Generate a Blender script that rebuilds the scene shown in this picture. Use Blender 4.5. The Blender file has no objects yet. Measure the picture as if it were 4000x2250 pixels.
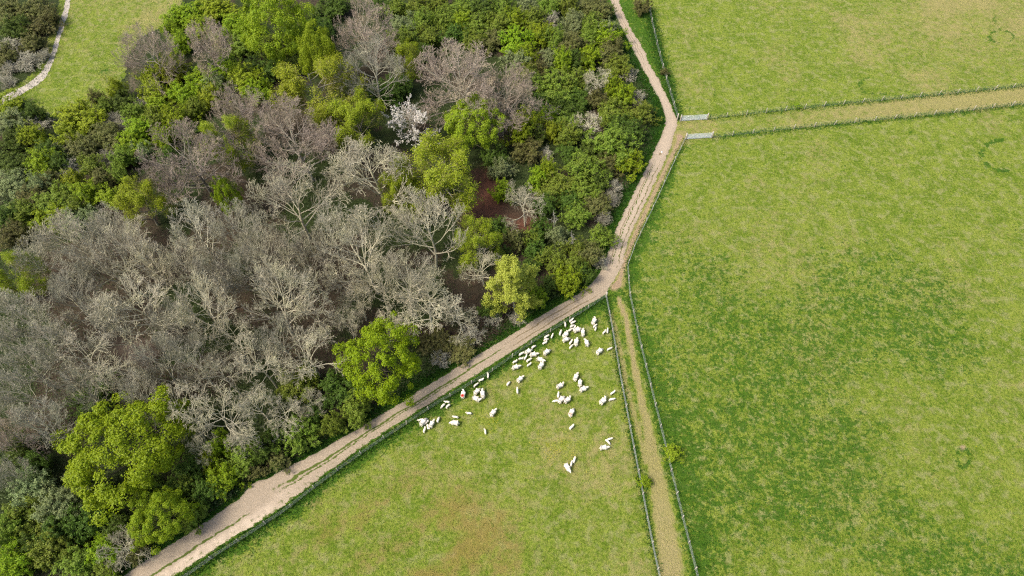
import bpy, math, random
import numpy as np
from mathutils import Vector, Matrix

# ------------------------------------------------------------------ camera, world, sun, exposure
S = bpy.context.scene
R = math.radians
CAM_H, NADIR, LENS = 85.0, 33.6, 24.0
cam = bpy.data.objects.new('camera', bpy.data.cameras.new('camera'))
S.collection.objects.link(cam)
cam.location = (0, 0, CAM_H)
cam.rotation_euler = (R(NADIR), 0, 0)
cam.data.lens = LENS
cam.data.sensor_width = 36.0
cam.data.clip_end = 5000
S.camera = cam

SUN_EL, SUN_AZ = 55.0, -112.0          # azimuth measured from +Y towards +X: light comes from -X
w = bpy.data.worlds.new("World"); S.world = w; w.use_nodes = True
nt = w.node_tree
sky = nt.nodes.new('ShaderNodeTexSky'); sky.sky_type = 'NISHITA'; sky.sun_disc = False
sky.sun_elevation = R(SUN_EL); sky.sun_rotation = R(SUN_AZ)
sky.dust_density = 4.0; sky.ozone_density = .4
bg = nt.nodes['Background']; bg.inputs['Strength'].default_value = 0.14
nt.links.new(sky.outputs[0], bg.inputs['Color'])
sl = bpy.data.lights.new('sun', 'SUN'); sl.energy = 2.4; sl.angle = R(16); sl.color = (1.0, 0.93, 0.80)
so = bpy.data.objects.new('sun', sl); S.collection.objects.link(so)
d = Vector((math.sin(R(SUN_AZ)) * math.cos(R(SUN_EL)), math.cos(R(SUN_AZ)) * math.cos(R(SUN_EL)), math.sin(R(SUN_EL))))
so.rotation_euler = d.to_track_quat('Z', 'Y').to_euler(); so.location = (-60, 40, 90)
S.view_settings.view_transform = 'Standard'; S.view_settings.look = 'None'
S.view_settings.exposure = 0.84; S.view_settings.gamma = 1.0
S.render.engine = 'CYCLES'
S.cycles.use_denoising = False
S.cycles.max_bounces = 5; S.cycles.diffuse_bounces = 3; S.cycles.transmission_bounces = 3
S.cycles.filter_width = 1.2

# ------------------------------------------------------------------ picture-to-ground helpers (survey points read off the photo)
K_V = 4000.0 / 2576.0                 # survey coordinates are on a 2576 x 1449 copy
F_PX = LENS / 36.0 * 4000.0
cn, sn = math.cos(R(NADIR)), math.sin(R(NADIR))
def g(vx, vy, z=0.0):
    """ground (or height z) point seen at survey point vx, vy"""
    vx = np.asarray(vx, float); vy = np.asarray(vy, float)
    a = (vx * K_V - 2000.0) / F_PX; b = -(vy * K_V - 1125.0) / F_PX
    dy = b * cn + sn; dz = b * sn - cn
    t = (z - CAM_H) / dz
    return a * t, dy * t
def depth(x, y, z):
    return y * sn + (CAM_H - z) * cn
def vproj(x, y, z=0.0):
    dp = y * sn + (CAM_H - z) * cn
    b = (y * cn - (CAM_H - z) * sn) / dp
    return (2000.0 + F_PX * x / dp) / K_V, (1125.0 - F_PX * b) / K_V
def gl(pts):
    p = np.array(pts, float); x, y = g(p[:, 0], p[:, 1]); return np.stack([x, y], 1)

# ------------------------------------------------------------------ object helpers
def tag(o, label=None, cat=None, group=None, kind=None):
    if label: o['label'] = label
    if cat: o['category'] = cat
    if group: o['group'] = group
    if kind: o['kind'] = kind
    return o
def link(o, parent=None):
    S.collection.objects.link(o)
    if parent is not None: o.parent = parent
    return o
def empty(name, loc, rz=0.0):
    o = bpy.data.objects.new(name, None); o.location = loc; o.rotation_euler = (0, 0, rz); o.empty_display_size = 0.3
    return link(o)
def mesh(name, V, Fc, mat=None, smooth=False, attrs=None):
    V = np.ascontiguousarray(V, dtype=np.float32).reshape(-1, 3)
    Fc = np.ascontiguousarray(Fc, dtype=np.int32)
    me = bpy.data.meshes.new(name)
    n, k = Fc.shape
    me.vertices.add(len(V)); me.vertices.foreach_set('co', V.ravel())
    me.loops.add(n * k); me.loops.foreach_set('vertex_index', Fc.ravel())
    me.polygons.add(n); me.polygons.foreach_set('loop_start', np.arange(0, n * k, k, dtype=np.int32))
    if smooth: me.polygons.foreach_set('use_smooth', np.ones(n, dtype=bool))
    for an, av in (attrs or {}).items():
        a = me.attributes.new(an, 'FLOAT', 'POINT'); a.data.foreach_set('value', np.ascontiguousarray(av, dtype=np.float32).ravel())
    me.update(calc_edges=True)
    if mat: me.materials.append(mat)
    return me
def join(parts):
    vs, fs, o = [], [], 0
    for v, f in parts:
        v = np.asarray(v).reshape(-1, 3); vs.append(v); fs.append(np.asarray(f) + o); o += len(v)
    return np.concatenate(vs), np.concatenate(fs)
def norm(a):
    return a / np.maximum(np.linalg.norm(a, axis=-1, keepdims=True), 1e-9)
def frame(t):
    ref = np.where(np.abs(t[..., 2:3]) > 0.9, np.array([1.0, 0, 0]), np.array([0, 0, 1.0]))
    u = norm(np.cross(t, ref)); return u, np.cross(t, u)
def tubes(pts, rad, sides=3):
    n, k, _ = pts.shape
    t = np.empty_like(pts)
    t[:, 1:-1] = pts[:, 2:] - pts[:, :-2]; t[:, 0] = pts[:, 1] - pts[:, 0]; t[:, -1] = pts[:, -1] - pts[:, -2]
    u, v = frame(norm(t))
    a = np.arange(sides) * 2 * math.pi / sides
    ring = u[:, :, None, :] * np.cos(a)[None, None, :, None] + v[:, :, None, :] * np.sin(a)[None, None, :, None]
    V = pts[:, :, None, :] + ring * rad[:, :, None, None]
    idx = np.arange(n * k * sides).reshape(n, k, sides)
    nx = np.roll(idx, -1, axis=2)
    Fc = np.stack([idx[:, :-1], nx[:, :-1], nx[:, 1:], idx[:, 1:]], -1).reshape(-1, 4)
    return V.reshape(-1, 3), Fc
def leaves(rng, c, nrm, ln, wd):
    u, v = frame(norm(nrm)); a = rng.uniform(0, 2 * math.pi, len(c))[:, None]
    p = u * np.cos(a) + v * np.sin(a); q = -u * np.sin(a) + v * np.cos(a)
    n = norm(nrm)
    V = np.stack([c - p * ln[:, None], c + q * wd[:, None] + n * wd[:, None] * .35, c + p * ln[:, None], c - q * wd[:, None] + n * wd[:, None] * .35], 1)
    return V.reshape(-1, 3), np.arange(len(c) * 4).reshape(-1, 4)
def box(c, s, rz=0.0):
    c = np.array(c, float); x, y, z = np.array(s, float) / 2
    V = np.array([[sx * x, sy * y, sz * z] for sx in (-1, 1) for sy in (-1, 1) for sz in (-1, 1)])
    cr, sr = math.cos(rz), math.sin(rz)
    V = np.stack([V[:, 0] * cr - V[:, 1] * sr, V[:, 0] * sr + V[:, 1] * cr, V[:, 2]], 1) + c
    return V, np.array([[0, 1, 3, 2], [4, 6, 7, 5], [0, 4, 5, 1], [2, 3, 7, 6], [0, 2, 6, 4], [1, 5, 7, 3]])
def rod(a, b, r, sides=6):
    return tubes(np.array([[a, b]], float), np.array([[r, r]], float), sides)

# value noise on the plane (deterministic), 0..1
_ng = np.random.default_rng(7).random((256, 256))
def vn(x, y, scale, off=0):
    x = x / scale + off * 17.3 + 1000; y = y / scale + off * 9.7 + 1000
    xi = np.floor(x).astype(int); yi = np.floor(y).astype(int); fx = x - xi; fy = y - yi
    fx = fx * fx * (3 - 2 * fx); fy = fy * fy * (3 - 2 * fy)
    G = lambda i, j: _ng[i % 256, j % 256]
    return (G(xi, yi) * (1 - fx) + G(xi + 1, yi) * fx) * (1 - fy) + (G(xi, yi + 1) * (1 - fx) + G(xi + 1, yi + 1) * fx) * fy
def fbm(x, y, scale, off=0, oct=4):
    s, a, t = 0, 1, 0
    for i in range(oct):
        s = s + a * vn(x, y, scale / 2 ** i, off + i * 3); t += a; a *= .55
    return s / t
def sstep(e0, e1, x):
    t = np.clip((x - e0) / (e1 - e0), 0, 1); return t * t * (3 - 2 * t)
def pdist(x, y, line):
    """distance to a polyline"""
    sh = x.shape; x = x.ravel(); y = y.ravel(); best = np.full(x.shape, 1e9)
    for (ax, ay), (bx, by) in zip(line[:-1], line[1:]):
        ux, uy = bx - ax, by - ay; L2 = ux * ux + uy * uy + 1e-12
        t = np.clip(((x - ax) * ux + (y - ay) * uy) / L2, 0, 1)
        best = np.minimum(best, np.hypot(x - ax - t * ux, y - ay - t * uy))
    return best.reshape(sh)
def inside(x, y, poly):
    r = np.zeros(x.shape, bool); n = len(poly)
    for i in range(n):
        (ax, ay), (bx, by) = poly[i], poly[(i + 1) % n]
        c = (ay > y) != (by > y)
        with np.errstate(divide='ignore', invalid='ignore'):
            xx = (bx - ax) * (y - ay) / (by - ay + 1e-12) + ax
        r ^= c & (x < xx)
    return r
def resample(line, n):
    line = np.array(line, float); s = np.r_[0, np.cumsum(np.hypot(*np.diff(line, axis=0).T))]
    t = np.linspace(0, s[-1], n); return np.stack([np.interp(t, s, line[:, 0]), np.interp(t, s, line[:, 1])], 1)
def smoothline(line, it=3):
    p = np.array(line, float)
    for _ in range(it):
        q = [p[0]]
        for a, b in zip(p[:-1], p[1:]): q += [a * .75 + b * .25, a * .25 + b * .75]
        q.append(p[-1]); p = np.array(q)
    return p

# ------------------------------------------------------------------ materials
class NT:
    def __init__(s, name):
        s.m = bpy.data.materials.new(name); s.m.use_nodes = True; s.t = s.m.node_tree; s.t.nodes.clear()
        s.out = s.n('ShaderNodeOutputMaterial')
    def n(s, ty, **kw):
        x = s.t.nodes.new(ty)
        for k, v in kw.items(): setattr(x, k, v)
        return x
    def put(s, sock, v):
        if isinstance(v, bpy.types.NodeSocket): s.t.links.new(v, sock)
        elif isinstance(v, tuple) and len(v) == 3 and sock.type == 'RGBA': sock.default_value = (*v, 1)
        else: sock.default_value = v
    def mix(s, f, a, b, mode='MIX'):
        x = s.n('ShaderNodeMix', data_type='RGBA', blend_type=mode); x.clamp_factor = True
        s.put(x.inputs[0], f); s.put(x.inputs[6], a); s.put(x.inputs[7], b); return x.outputs[2]
    def math(s, op, a, b=None):
        x = s.n('ShaderNodeMath', operation=op); s.put(x.inputs[0], a)
        if b is not None: s.put(x.inputs[1], b)
        return x.outputs[0]
    def ramp(s, f, lo, hi):
        x = s.n('ShaderNodeMapRange', interpolation_type='SMOOTHSTEP'); s.put(x.inputs[0], f); x.inputs[1].default_value = lo; x.inputs[2].default_value = hi; return x.outputs[0]
    def noise(s, scale, detail=3, rough=.55, vec=None, out=0, dist=0.0):
        x = s.n('ShaderNodeTexNoise'); x.inputs['Scale'].default_value = scale; x.inputs['Detail'].default_value = detail; x.inputs['Roughness'].default_value = rough; x.inputs['Distortion'].default_value = dist
        if vec is not None: s.t.links.new(vec, x.inputs['Vector'])
        return x.outputs[out]
    def pos(s): return s.n('ShaderNodeNewGeometry').outputs['Position']
    def attr(s, nm): return s.n('ShaderNodeAttribute', attribute_name=nm).outputs['Fac']
    def bsdf(s, col, rough=.8, bump=None, bd=.05, strength=1.0, spec=.2):
        b = s.n('ShaderNodeBsdfPrincipled'); s.put(b.inputs['Base Color'], col); b.inputs['Roughness'].default_value = rough; b.inputs['Specular IOR Level'].default_value = spec
        if bump is not None:
            bp = s.n('ShaderNodeBump'); bp.inputs['Strength'].default_value = strength; bp.inputs['Distance'].default_value = bd
            s.put(bp.inputs['Height'], bump); s.t.links.new(bp.outputs[0], b.inputs['Normal'])
        s.t.links.new(b.outputs[0], s.out.inputs[0]); return b

def leaf_mat(name, c1, c2, c3=None, trans=.35, hv=.12):
    """leaf colour varies leaf by leaf, sprig by sprig and plant by plant"""
    s = NT(name)
    gm = s.n('ShaderNodeNewGeometry'); oi = s.n('ShaderNodeObjectInfo'); tc = s.n('ShaderNodeTexCoord')
    col = s.mix(gm.outputs['Random Per Island'], c1, c2)
    nz = s.ramp(s.noise(.9, 2, vec=tc.outputs['Object']), .38, .62)
    col = s.mix(s.math('MULTIPLY', nz, .6), col, c3 or c2)
    hs = s.n('ShaderNodeHueSaturation')
    s.put(hs.inputs['Hue'], s.math('ADD', s.math('MULTIPLY', oi.outputs['Random'], hv * .25), .5 - hv * .125))
    s.put(hs.inputs['Value'], s.math('ADD', s.math('MULTIPLY', oi.outputs['Random'], hv * 2.4), 1 - hv * 1.2))
    s.put(hs.inputs['Color'], col)
    df = s.n('ShaderNodeBsdfPrincipled'); s.t.links.new(hs.outputs[0], df.inputs['Base Color']); df.inputs['Roughness'].default_value = .55; df.inputs['Specular IOR Level'].default_value = .25
    tr = s.n('ShaderNodeBsdfTranslucent'); s.t.links.new(hs.outputs[0], tr.inputs['Color'])
    mx = s.n('ShaderNodeMixShader'); mx.inputs[0].default_value = trans
    s.t.links.new(df.outputs[0], mx.inputs[1]); s.t.links.new(tr.outputs[0], mx.inputs[2]); s.t.links.new(mx.outputs[0], s.out.inputs[0])
    return s.m
def bark_mat(name, c1, c2, c3):
    s = NT(name); tc = s.n('ShaderNodeTexCoord'); oi = s.n('ShaderNodeObjectInfo'); gm = s.n('ShaderNodeNewGeometry')
    col = s.mix(s.noise(1.3, 3, vec=tc.outputs['Object']), c1, c2)
    col = s.mix(s.ramp(s.noise(.35, 2, vec=tc.outputs['Object']), .4, .65), col, c3)
    col = s.mix(s.math('MULTIPLY', gm.outputs['Random Per Island'], .5), col, c2)
    hs = s.n('ShaderNodeHueSaturation'); s.put(hs.inputs['Color'], col)
    s.put(hs.inputs['Value'], s.math('ADD', s.math('MULTIPLY', oi.outputs['Random'], .5), .75))
    s.bsdf(hs.outputs[0], .85, spec=.15); return s.m

def grass_mat():
    s = NT('pasture'); p = s.pos()
    lush, dry_haze, bare, yel = s.attr('lush'), s.attr('dry_haze'), s.attr('bare'), s.attr('yellow')
    nf = s.noise(2.6, 4, .7, p); nm = s.noise(.8, 3, .6, p); ng = s.noise(7, 3, .7, p)
    nl = s.noise(.28, 4, .6, p, dist=.6)
    col = s.mix(s.ramp(s.math('ADD', nf, s.math('MULTIPLY', s.math('SUBTRACT', nl, .5), .5)), .36, .64), GR_A, GR_B)
    col = s.mix(s.ramp(nm, .46, .70), col, GR_C)
    col = s.mix(s.math('MULTIPLY', s.ramp(s.math('ADD', dry_haze, s.math('MULTIPLY', s.math('SUBTRACT', s.noise(.95, 5, .75, p, dist=.4), .5), 1.9)), .25, .95), .8), col, GR_DRY_HAZE)
    col = s.mix(s.math('MULTIPLY', s.ramp(s.math('ADD', s.attr('brown'), s.math('MULTIPLY', s.math('SUBTRACT', s.noise(.8, 5, .7, p), .5), 1.8)), .2, .9), .85), col, (.21, .165, .042))
    col = s.mix(s.math('MULTIPLY', s.ramp(s.math('ADD', lush, s.math('MULTIPLY', s.math('SUBTRACT', s.math('ADD', s.math('MULTIPLY', s.noise(.62, 4, .7, p, dist=.3), .45), s.math('MULTIPLY', s.noise(1.9, 3, .65, p), .55)), .5), 4.4)), .46, .90), .9), col, GR_LUSH)
    col = s.mix(s.ramp(s.math('ADD', bare, s.math('MULTIPLY', s.math('SUBTRACT', ng, .5), .9)), .35, .8), col, SOIL)
    col = s.mix(s.math('MULTIPLY', s.ramp(ng, .52, .7), yel), col, (.34, .30, .012))
    hs = s.n('ShaderNodeHueSaturation'); s.put(hs.inputs['Color'], col)
    s.put(hs.inputs['Value'], s.math('ADD', s.math('MULTIPLY', ng, .9), .55))
    s.bsdf(hs.outputs[0], .9, bump=s.math('ADD', nf, ng), bd=.22, strength=.9, spec=.1); return s.m
GR_A = (.090, .148, .010); GR_B = (.200, .240, .036); GR_C = (.225, .24, .080)
GR_DRY_HAZE = (.29, .245, .10); GR_LUSH = (.044, .108, .008); SOIL = (.33, .235, .15)

def track_mat(name, c1, c2, c3, gr):
    s = NT(name); p = s.pos()
    gs, rut, pale = s.attr('grassy'), s.attr('rut'), s.attr('pale')
    n1 = s.noise(.5, 4, .6, p); n2 = s.noise(5, 4, .7, p); n3 = s.noise(1.8, 4, .65, p)
    col = s.mix(n1, c1, c2); col = s.mix(s.ramp(n2, .4, .75), col, c3)
    col = s.mix(pale, col, tuple(min(1, c * 1.25) for c in c3))
    col = s.mix(s.math('MULTIPLY', s.ramp(s.math('ADD', rut, s.math('SUBTRACT', n3, .5)), .35, .75), .8), col, (.13, .10, .045))
    col = s.mix(s.ramp(s.math('ADD', gs, s.math('MULTIPLY', s.math('SUBTRACT', n3, .5), 1.6)), .38, .62), col, gr)
    s.bsdf(col, .95, bump=s.math('ADD', n2, n3), bd=.08, strength=.8, spec=.1); return s.m
def floor_mat():
    s = NT('leaf_litter'); p = s.pos(); gn = s.attr('green')
    n1 = s.noise(.6, 4, .6, p); n2 = s.noise(6, 4, .7, p)
    col = s.mix(s.ramp(n2, .3, .7), (.028, .022, .014), (.080, .064, .042)); col = s.mix(s.math('MULTIPLY', s.ramp(n1, .5, .8), .5), col, (.085, .048, .030))
    col = s.mix(s.attr('red'), col, (.14, .055, .035))
    col = s.mix(s.ramp(s.math('ADD', gn, s.math('MULTIPLY', s.math('SUBTRACT', n2, .5), 1.2)), .35, .7), col, (.032, .046, .014))
    col = s.mix(s.attr('earth'), col, (.20, .15, .12))
    s.bsdf(col, .95, bump=n2, bd=.15, spec=.1); return s.m
def plain(name, c, c2=None, rough=.7, scale=6, metal=0.0, bump=0):
    s = NT(name); tc = s.n('ShaderNodeTexCoord'); n = s.noise(scale, 4, .6, tc.outputs['Object'])
    b = s.bsdf(s.mix(n, c, c2 or tuple(x * .75 for x in c)), rough, bump=n if bump else None, bd=bump); b.inputs['Metallic'].default_value = metal; return s.m

M = dict(
    grass=grass_mat(), floor=floor_mat(),
    track=track_mat('packed_earth', (.235, .19, .135), (.30, .24, .17), (.38, .31, .235), (.075, .10, .02)),
    chalk=track_mat('chalk', (.34, .30, .25), (.40, .36, .30), (.45, .41, .35), (.2, .24, .09)),
    blade=leaf_mat('grass_blade', (.095, .15, .014), (.20, .23, .042), (.235, .225, .075), .25, 0),
    blade_dark=leaf_mat('verge_blade', (.018, .075, .008), (.05, .14, .012), (.05, .12, .02), .25, 0),
    flower=leaf_mat('yellow_petal', (.55, .45, .01), (.6, .5, .02), None, .3, 0),
    bark_pale=bark_mat('bark_pale', (.56, .51, .385), (.37, .335, .24), (.50, .475, .30)),
    bark_grey=bark_mat('bark_grey', (.46, .43, .34), (.30, .28, .21), (.40, .39, .26)),
    bark_pink=bark_mat('bark_pinkish', (.44, .365, .30), (.32, .255, .205), (.39, .33, .22)),
    bark_olive=bark_mat('bark_olive', (.36, .34, .12), (.26, .23, .09), (.38, .36, .13)),
    bark_limb=bark_mat('bark_limb', (.30, .27, .22), (.20, .18, .14), (.27, .26, .18)),
    bark_dark=bark_mat('bark_dark', (.09, .075, .06), (.05, .04, .03), (.075, .07, .045)),
    bark_white=bark_mat('bark_bleached', (.60, .57, .48), (.5, .46, .38), (.6, .56, .45)),
    hd=leaf_mat('leaf_dark_green', (.060, .115, .012), (.125, .195, .022), (.10, .155, .02)),
    hm=leaf_mat('leaf_mid_green', (.125, .20, .014), (.23, .31, .032), (.21, .26, .036)),
    hb=leaf_mat('leaf_bright_green', (.15, .255, .006), (.27, .38, .012), (.28, .36, .012)),
    hy=leaf_mat('leaf_yellow_green', (.20, .275, .008), (.33, .40, .015), (.27, .32, .022)),
    ho=leaf_mat('leaf_olive', (.11, .125, .026), (.19, .20, .05), (.19, .175, .065)),
    hs=leaf_mat('leaf_sage', (.17, .23, .075), (.29, .34, .15), (.24, .28, .11)),
    ky=leaf_mat('leaf_spring', (.15, .25, .003), (.28, .37, .004), (.21, .30, .004)),
    kl=leaf_mat('leaf_lime', (.19, .27, .010), (.31, .37, .02), (.27, .33, .012)),
    lb=leaf_mat('leaf_birch', (.30, .40, .04), (.46, .53, .085), (.38, .46, .06)),
    ivy=leaf_mat('leaf_ivy', (.022, .042, .010), (.055, .085, .016), (.06, .075, .022), .2, 0),
    dead=leaf_mat('bracken', (.045, .03, .02), (.10, .065, .045), (.075, .05, .035), .1, 0),
    blossom=leaf_mat('blossom', (.72, .66, .62), (.82, .78, .74), (.62, .60, .5), .3),
    fleece=plain('fleece', (.74, .69, .58), (.62, .56, .45), .95, 9, 0, .02),
    fleece_dirty=plain('fleece_grubby', (.70, .64, .54), (.50, .44, .36), .95, 4, 0, .02),
    timber=plain('weathered_post', (.44, .40, .34), (.30, .27, .22), .85, 7),
    wire=plain('galvanised_wire', (.50, .52, .50), (.40, .42, .40), .5, 3, .3),
    galv=plain('galvanised_steel', (.72, .75, .78), (.60, .63, .66), .45, 3, .15),
    stone=plain('pale_stone', (.7, .68, .64), None, .8, 8), puddle=plain('damp_mud', (.10, .08, .065), None, .35, 3),
)

# ------------------------------------------------------------------ survey lines
TL = [(1533, -40), (1544, 35), (1583, 107), (1619, 178), (1647, 231), (1667, 267), (1673, 300), (1671, 318), (1658, 355), (1640, 391), (1615, 444), (1580, 512), (1559, 555), (1539, 604), (1521, 666), (1489, 713), (1448, 744), (1383, 779), (1277, 850), (1153, 922), (1028, 1000), (966, 1040), (880, 1090), (800, 1137), (707, 1185), (668, 1207), (650, 1206), (630, 1222), (604, 1254), (498, 1325), (384, 1400), (316, 1446), (230, 1504)]
TR = [(1549, -40), (1566, 35), (1610, 107), (1644, 178), (1672, 231), (1690, 267), (1701, 300), (1704, 318), (1692, 355), (1677, 391), (1656, 444), (1622, 512), (1598, 560), (1580, 604), (1569, 650), (1556, 690), (1532, 722), (1524, 742), (1464, 775), (1339, 851), (1215, 932), (1090, 1009), (966, 1088), (900, 1132), (800, 1205), (745, 1250), (707, 1279), (622, 1332), (533, 1384), (444, 1446), (360, 1504)]
GTL, GTR = smoothline(gl(TL), 2), smoothline(gl(TR), 2)
CPL = [(160, -40), (168, 0), (152, 50), (140, 95), (131, 130), (115, 168), (80, 205), (38, 228), (-30, 262)]
CPR = [(172, -40), (181, 0), (166, 50), (152, 95), (142, 130), (125, 180), (95, 215), (50, 240), (-20, 276)]
FENCE = dict(
    A=[(1634, 30), (1640, 60), (1656, 130), (1672, 190), (1688, 245), (1704, 300)],
    B=[(1778, 300), (2100, 265), (2400, 236), (2576, 218), (2640, 211)],
    C=[(1790, 347), (2100, 314), (2400, 284), (2576, 263), (2640, 256)],
    D=[(1724, 350), (1685, 432), (1640, 530), (1600, 612), (1578, 672), (1584, 745), (1606, 850), (1640, 990), (1672, 1120), (1705, 1260), (1740, 1400), (1765, 1500)],
    E=[(1524, 748), (1538, 820), (1560, 950), (1588, 1100), (1615, 1240), (1640, 1370), (1668, 1500)],
    F=[(1524, 748), (1472, 782), (1345, 860), (1222, 946), (1098, 1018), (980, 1096), (910, 1142), (810, 1214), (715, 1288), (630, 1344), (545, 1398), (455, 1462), (395, 1504)])
GF = {k: gl(v) for k, v in FENCE.items()}
MEADOW = gl([(183, -60), (175, 10), (160, 70), (140, 140), (115, 200), (60, 245), (95, 285), (160, 300), (225, 290), (265, 262), (300, 215), (320, 150), (350, 90), (420, 60), (455, 10), (480, -60)])
WOOD = gl([(1520, -60)] + [(x - o, y - p) for (x, y), o, p in zip(TL[1:], [10, 13, 17, 15, 14, 12, 12, 12, 12, 14, 16, 17, 17, 15, 13, 10, 9, 9, 10, 9, 9, 9, 9, 9, 9, 8, 6, 6, 7, 8, 8, 8], [4] * 14 + [8, 10, 12, 12, 13, 13, 12, 12, 12, 12, 11, 8, 6, 6, 8, 9, 9, 9])] + [(-300, 1540), (-300, -60)])

# ------------------------------------------------------------------ ground
def field_masks(x, y):
    vx, vy = vproj(x, y)
    lush = np.zeros_like(x); dry_haze = np.zeros_like(x); bare = np.zeros_like(x); yel = np.zeros_like(x)
    n4 = fbm(x, y, 9, 1); n12 = fbm(x, y, 22, 5, 3); n1 = fbm(x, y, 1.5, 8, 3)
    dT = np.minimum(pdist(x, y, GTL), pdist(x, y, GTR))
    right = vx > np.interp(vy, [-50, 30, 130, 245, 300, 345, 350, 432, 530, 612, 672, 745, 850, 990, 1120, 1260, 1400, 1500], [1625, 1634, 1656, 1688, 1704, 1716, 1722, 1685, 1640, 1600, 1578, 1584, 1606, 1640, 1672, 1705, 1740, 1765])
    # big field: lusher towards the middle right, drier pale on the far side
    dry_haze += .34 * sstep(.42, .75, n4) + .12
    dry_haze += right * .34 * sstep(300, 40, vy) * sstep(1800, 2400, vx) + right * .12 * sstep(1900, 2500, vx) * sstep(800, 300, vy)
    lush += right * (.14 + .50 * sstep(380, 760, vy) * sstep(.30, .66, n12) + .04 * sstep(700, 1100, vy)) + right * .18 * (n1 - .5)
    lush += right * .28 * (1 - sstep(.8, 5, np.minimum(pdist(x, y, GF['D']), pdist(x, y, GF['A']))))
    # sheep paddock: browner towards the lower left
    pad = inside(x, y, np.concatenate([GF['E'][::1], GF['F'][::-1]]))
    br = np.exp(-((vx - 980) / 340) ** 2 - ((vy - 1390) / 170) ** 2) * 1.05
    dry_haze += pad * .16; brown = pad * br * (.25 + .75 * sstep(.25, .6, n4)) + pad * .12 * sstep(.45, .7, n4)
    st = np.sin((vx * .62 + vy) * .05 + 6 * n12)
    brown = brown + pad * .2 * br * st
    lush += pad * (.25 * sstep(.6, .75, n1) + .2 * sstep(950, 780, vy))
    # top left meadow
    med = inside(x, y, MEADOW)
    lush += med * (.30 * sstep(.45, .7, n4) + .5 * np.exp(-(((vx - 260) / 30) ** 2 + ((vy - 160) / 30) ** 2)))
    dry_haze += med * (.08 + .25 * sstep(120, 10, vy))  # even part is haze painted as paler grass; far gradient is dry grass
    # unmown strips under the fences and beside the track
    for k, wd in (('B', 1.3), ('C', 1.3), ('E', .6), ('F', 1.1), ('D', .7), ('A', 1.6)):
        lush += .6 * (1 - sstep(.1, wd * (.4 + 1.0 * n1), pdist(x, y, GF[k])))
    lush += 1.0 * (1 - sstep(1.0, 2.8 + 1.2 * n1, dT)) * (vx < 1700)
    ver = inside(vx, vy, [(1560, -20), (1640, 30), (1690, 235), (1705, 300), (1690, 262), (1640, 178), (1600, 100)])
    lush += ver * .75
    # lane running to the right: worn straw strip
    mid = gl([(1715, 322), (1900, 305), (2100, 288), (2400, 258), (2640, 232)])
    dm = pdist(x, y, mid); dry_haze += (1 - sstep(1.0, 3.6, dm)) * (.22 + .42 * sstep(1850, 2250, vx)); bare += (1 - sstep(.3, 1.7, dm)) * .26 * sstep(1950, 2350, vx)
    lush -= .8 * (1 - sstep(1.0, 3.0, dm))
    # lane running down between the fences
    ml = [(1556, 752), (1575, 800), (1592, 900), (1612, 1000), (1634, 1100), (1652, 1200), (1668, 1300), (1684, 1400), (1700, 1520)]
    lane = inside(vx, vy, FENCE['E'][::1] + [(1765, 1500)] + FENCE['D'][:4:-1] + [(1545, 715)])
    lush += lane * .55
    dl = pdist(vx, vy, ml); hw = np.interp(vy, [750, 1000, 1150, 1300, 1450], [7, 10, 16, 27, 34])
    core = 1 - sstep(.6, 1.25, dl / hw); bare += core * np.interp(vy, [750, 1000, 1200, 1400], [.58, .46, .40, .46]) * lane; dry_haze += core * .9 * lane; lush -= core * .9 * lane
    ml2 = [(1535, 790), (1556, 860), (1575, 960), (1600, 1060), (1625, 1160)]
    c2 = 1 - sstep(.5, 1.3, pdist(vx, vy, ml2) / 7); dry_haze += c2 * .7 * lane; lush -= c2 * .5 * lane
    bare += .8 * (1 - sstep(0, 30, np.hypot(vx - 1545, (vy - 722) * 1.2)))
    # second wheel track beside the big field fence
    s2 = gl([(1712, 345), (1700, 372), (1672, 430), (1630, 520), (1612, 560), (1592, 605), (1570, 662), (1556, 715)])
    d2 = pdist(x, y, s2); bare += .72 * (1 - sstep(.15, .75, d2)); dry_haze += .5 * (1 - sstep(.3, 1.8, d2)); lush -= .9 * (1 - sstep(.3, 1.4, d2))
    gtw = inside(vx, vy, [(1690, 300), (1800, 300), (1810, 350), (1690, 372)]); dry_haze += gtw * .3; lush -= gtw * .5
    bare += .6 * (1 - sstep(0, 22, np.hypot(vx - 1705, (vy - 340) * 1.3)))
    # fairy rings
    for cx, cy, rx, ry, a0, a1, k in ((2525, 390, 52, 38, 60, 300, 1.0), (2520, 92, 30, 15, 0, 360, .7), (2530, 50, 28, 28, 60, 220, .55), (2208, 215, 45, 22, 10, 260, .6), (2275, 315, 30, 20, 0, 180, .5), (2030, 195, 14, 10, -80, 90, .5), (2545, 285, 25, 18, 0, 200, .5), (2255, 270, 60, 15, 150, 330, .3), (1790, 215, 10, 40, -90, 90, .35)):
        e = np.hypot((vx - cx) / rx, (vy - cy) / ry); an = np.degrees(np.arctan2(vy - cy, vx - cx))
        an = (an - a0) % 360
        arc = sstep(0, 25, an) * (1 - sstep((a1 - a0) - 25, a1 - a0, an)) if a1 - a0 < 360 else 1
        lush += k * 1.1 * arc * (1 - sstep(.02, .10 + .22 * n1, np.abs(e - 1 + .2 * (n4 - .5)))) * sstep(.2, .55, n1)
    # bare oval scrape, worn spots
    e = np.hypot((vx - 2423) / 20, (vy - 1152) / 27); lush += .9 * np.exp(-((e - .85) / .25) ** 2); bare += .75 * np.exp(-(np.hypot((vx - 2422) / 13, (vy - 1125) / 11)) ** 2) + .4 * np.exp(-((np.hypot((vx - 2424) / 10, (vy - 1158) / 12)) / .8) ** 2)
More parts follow.
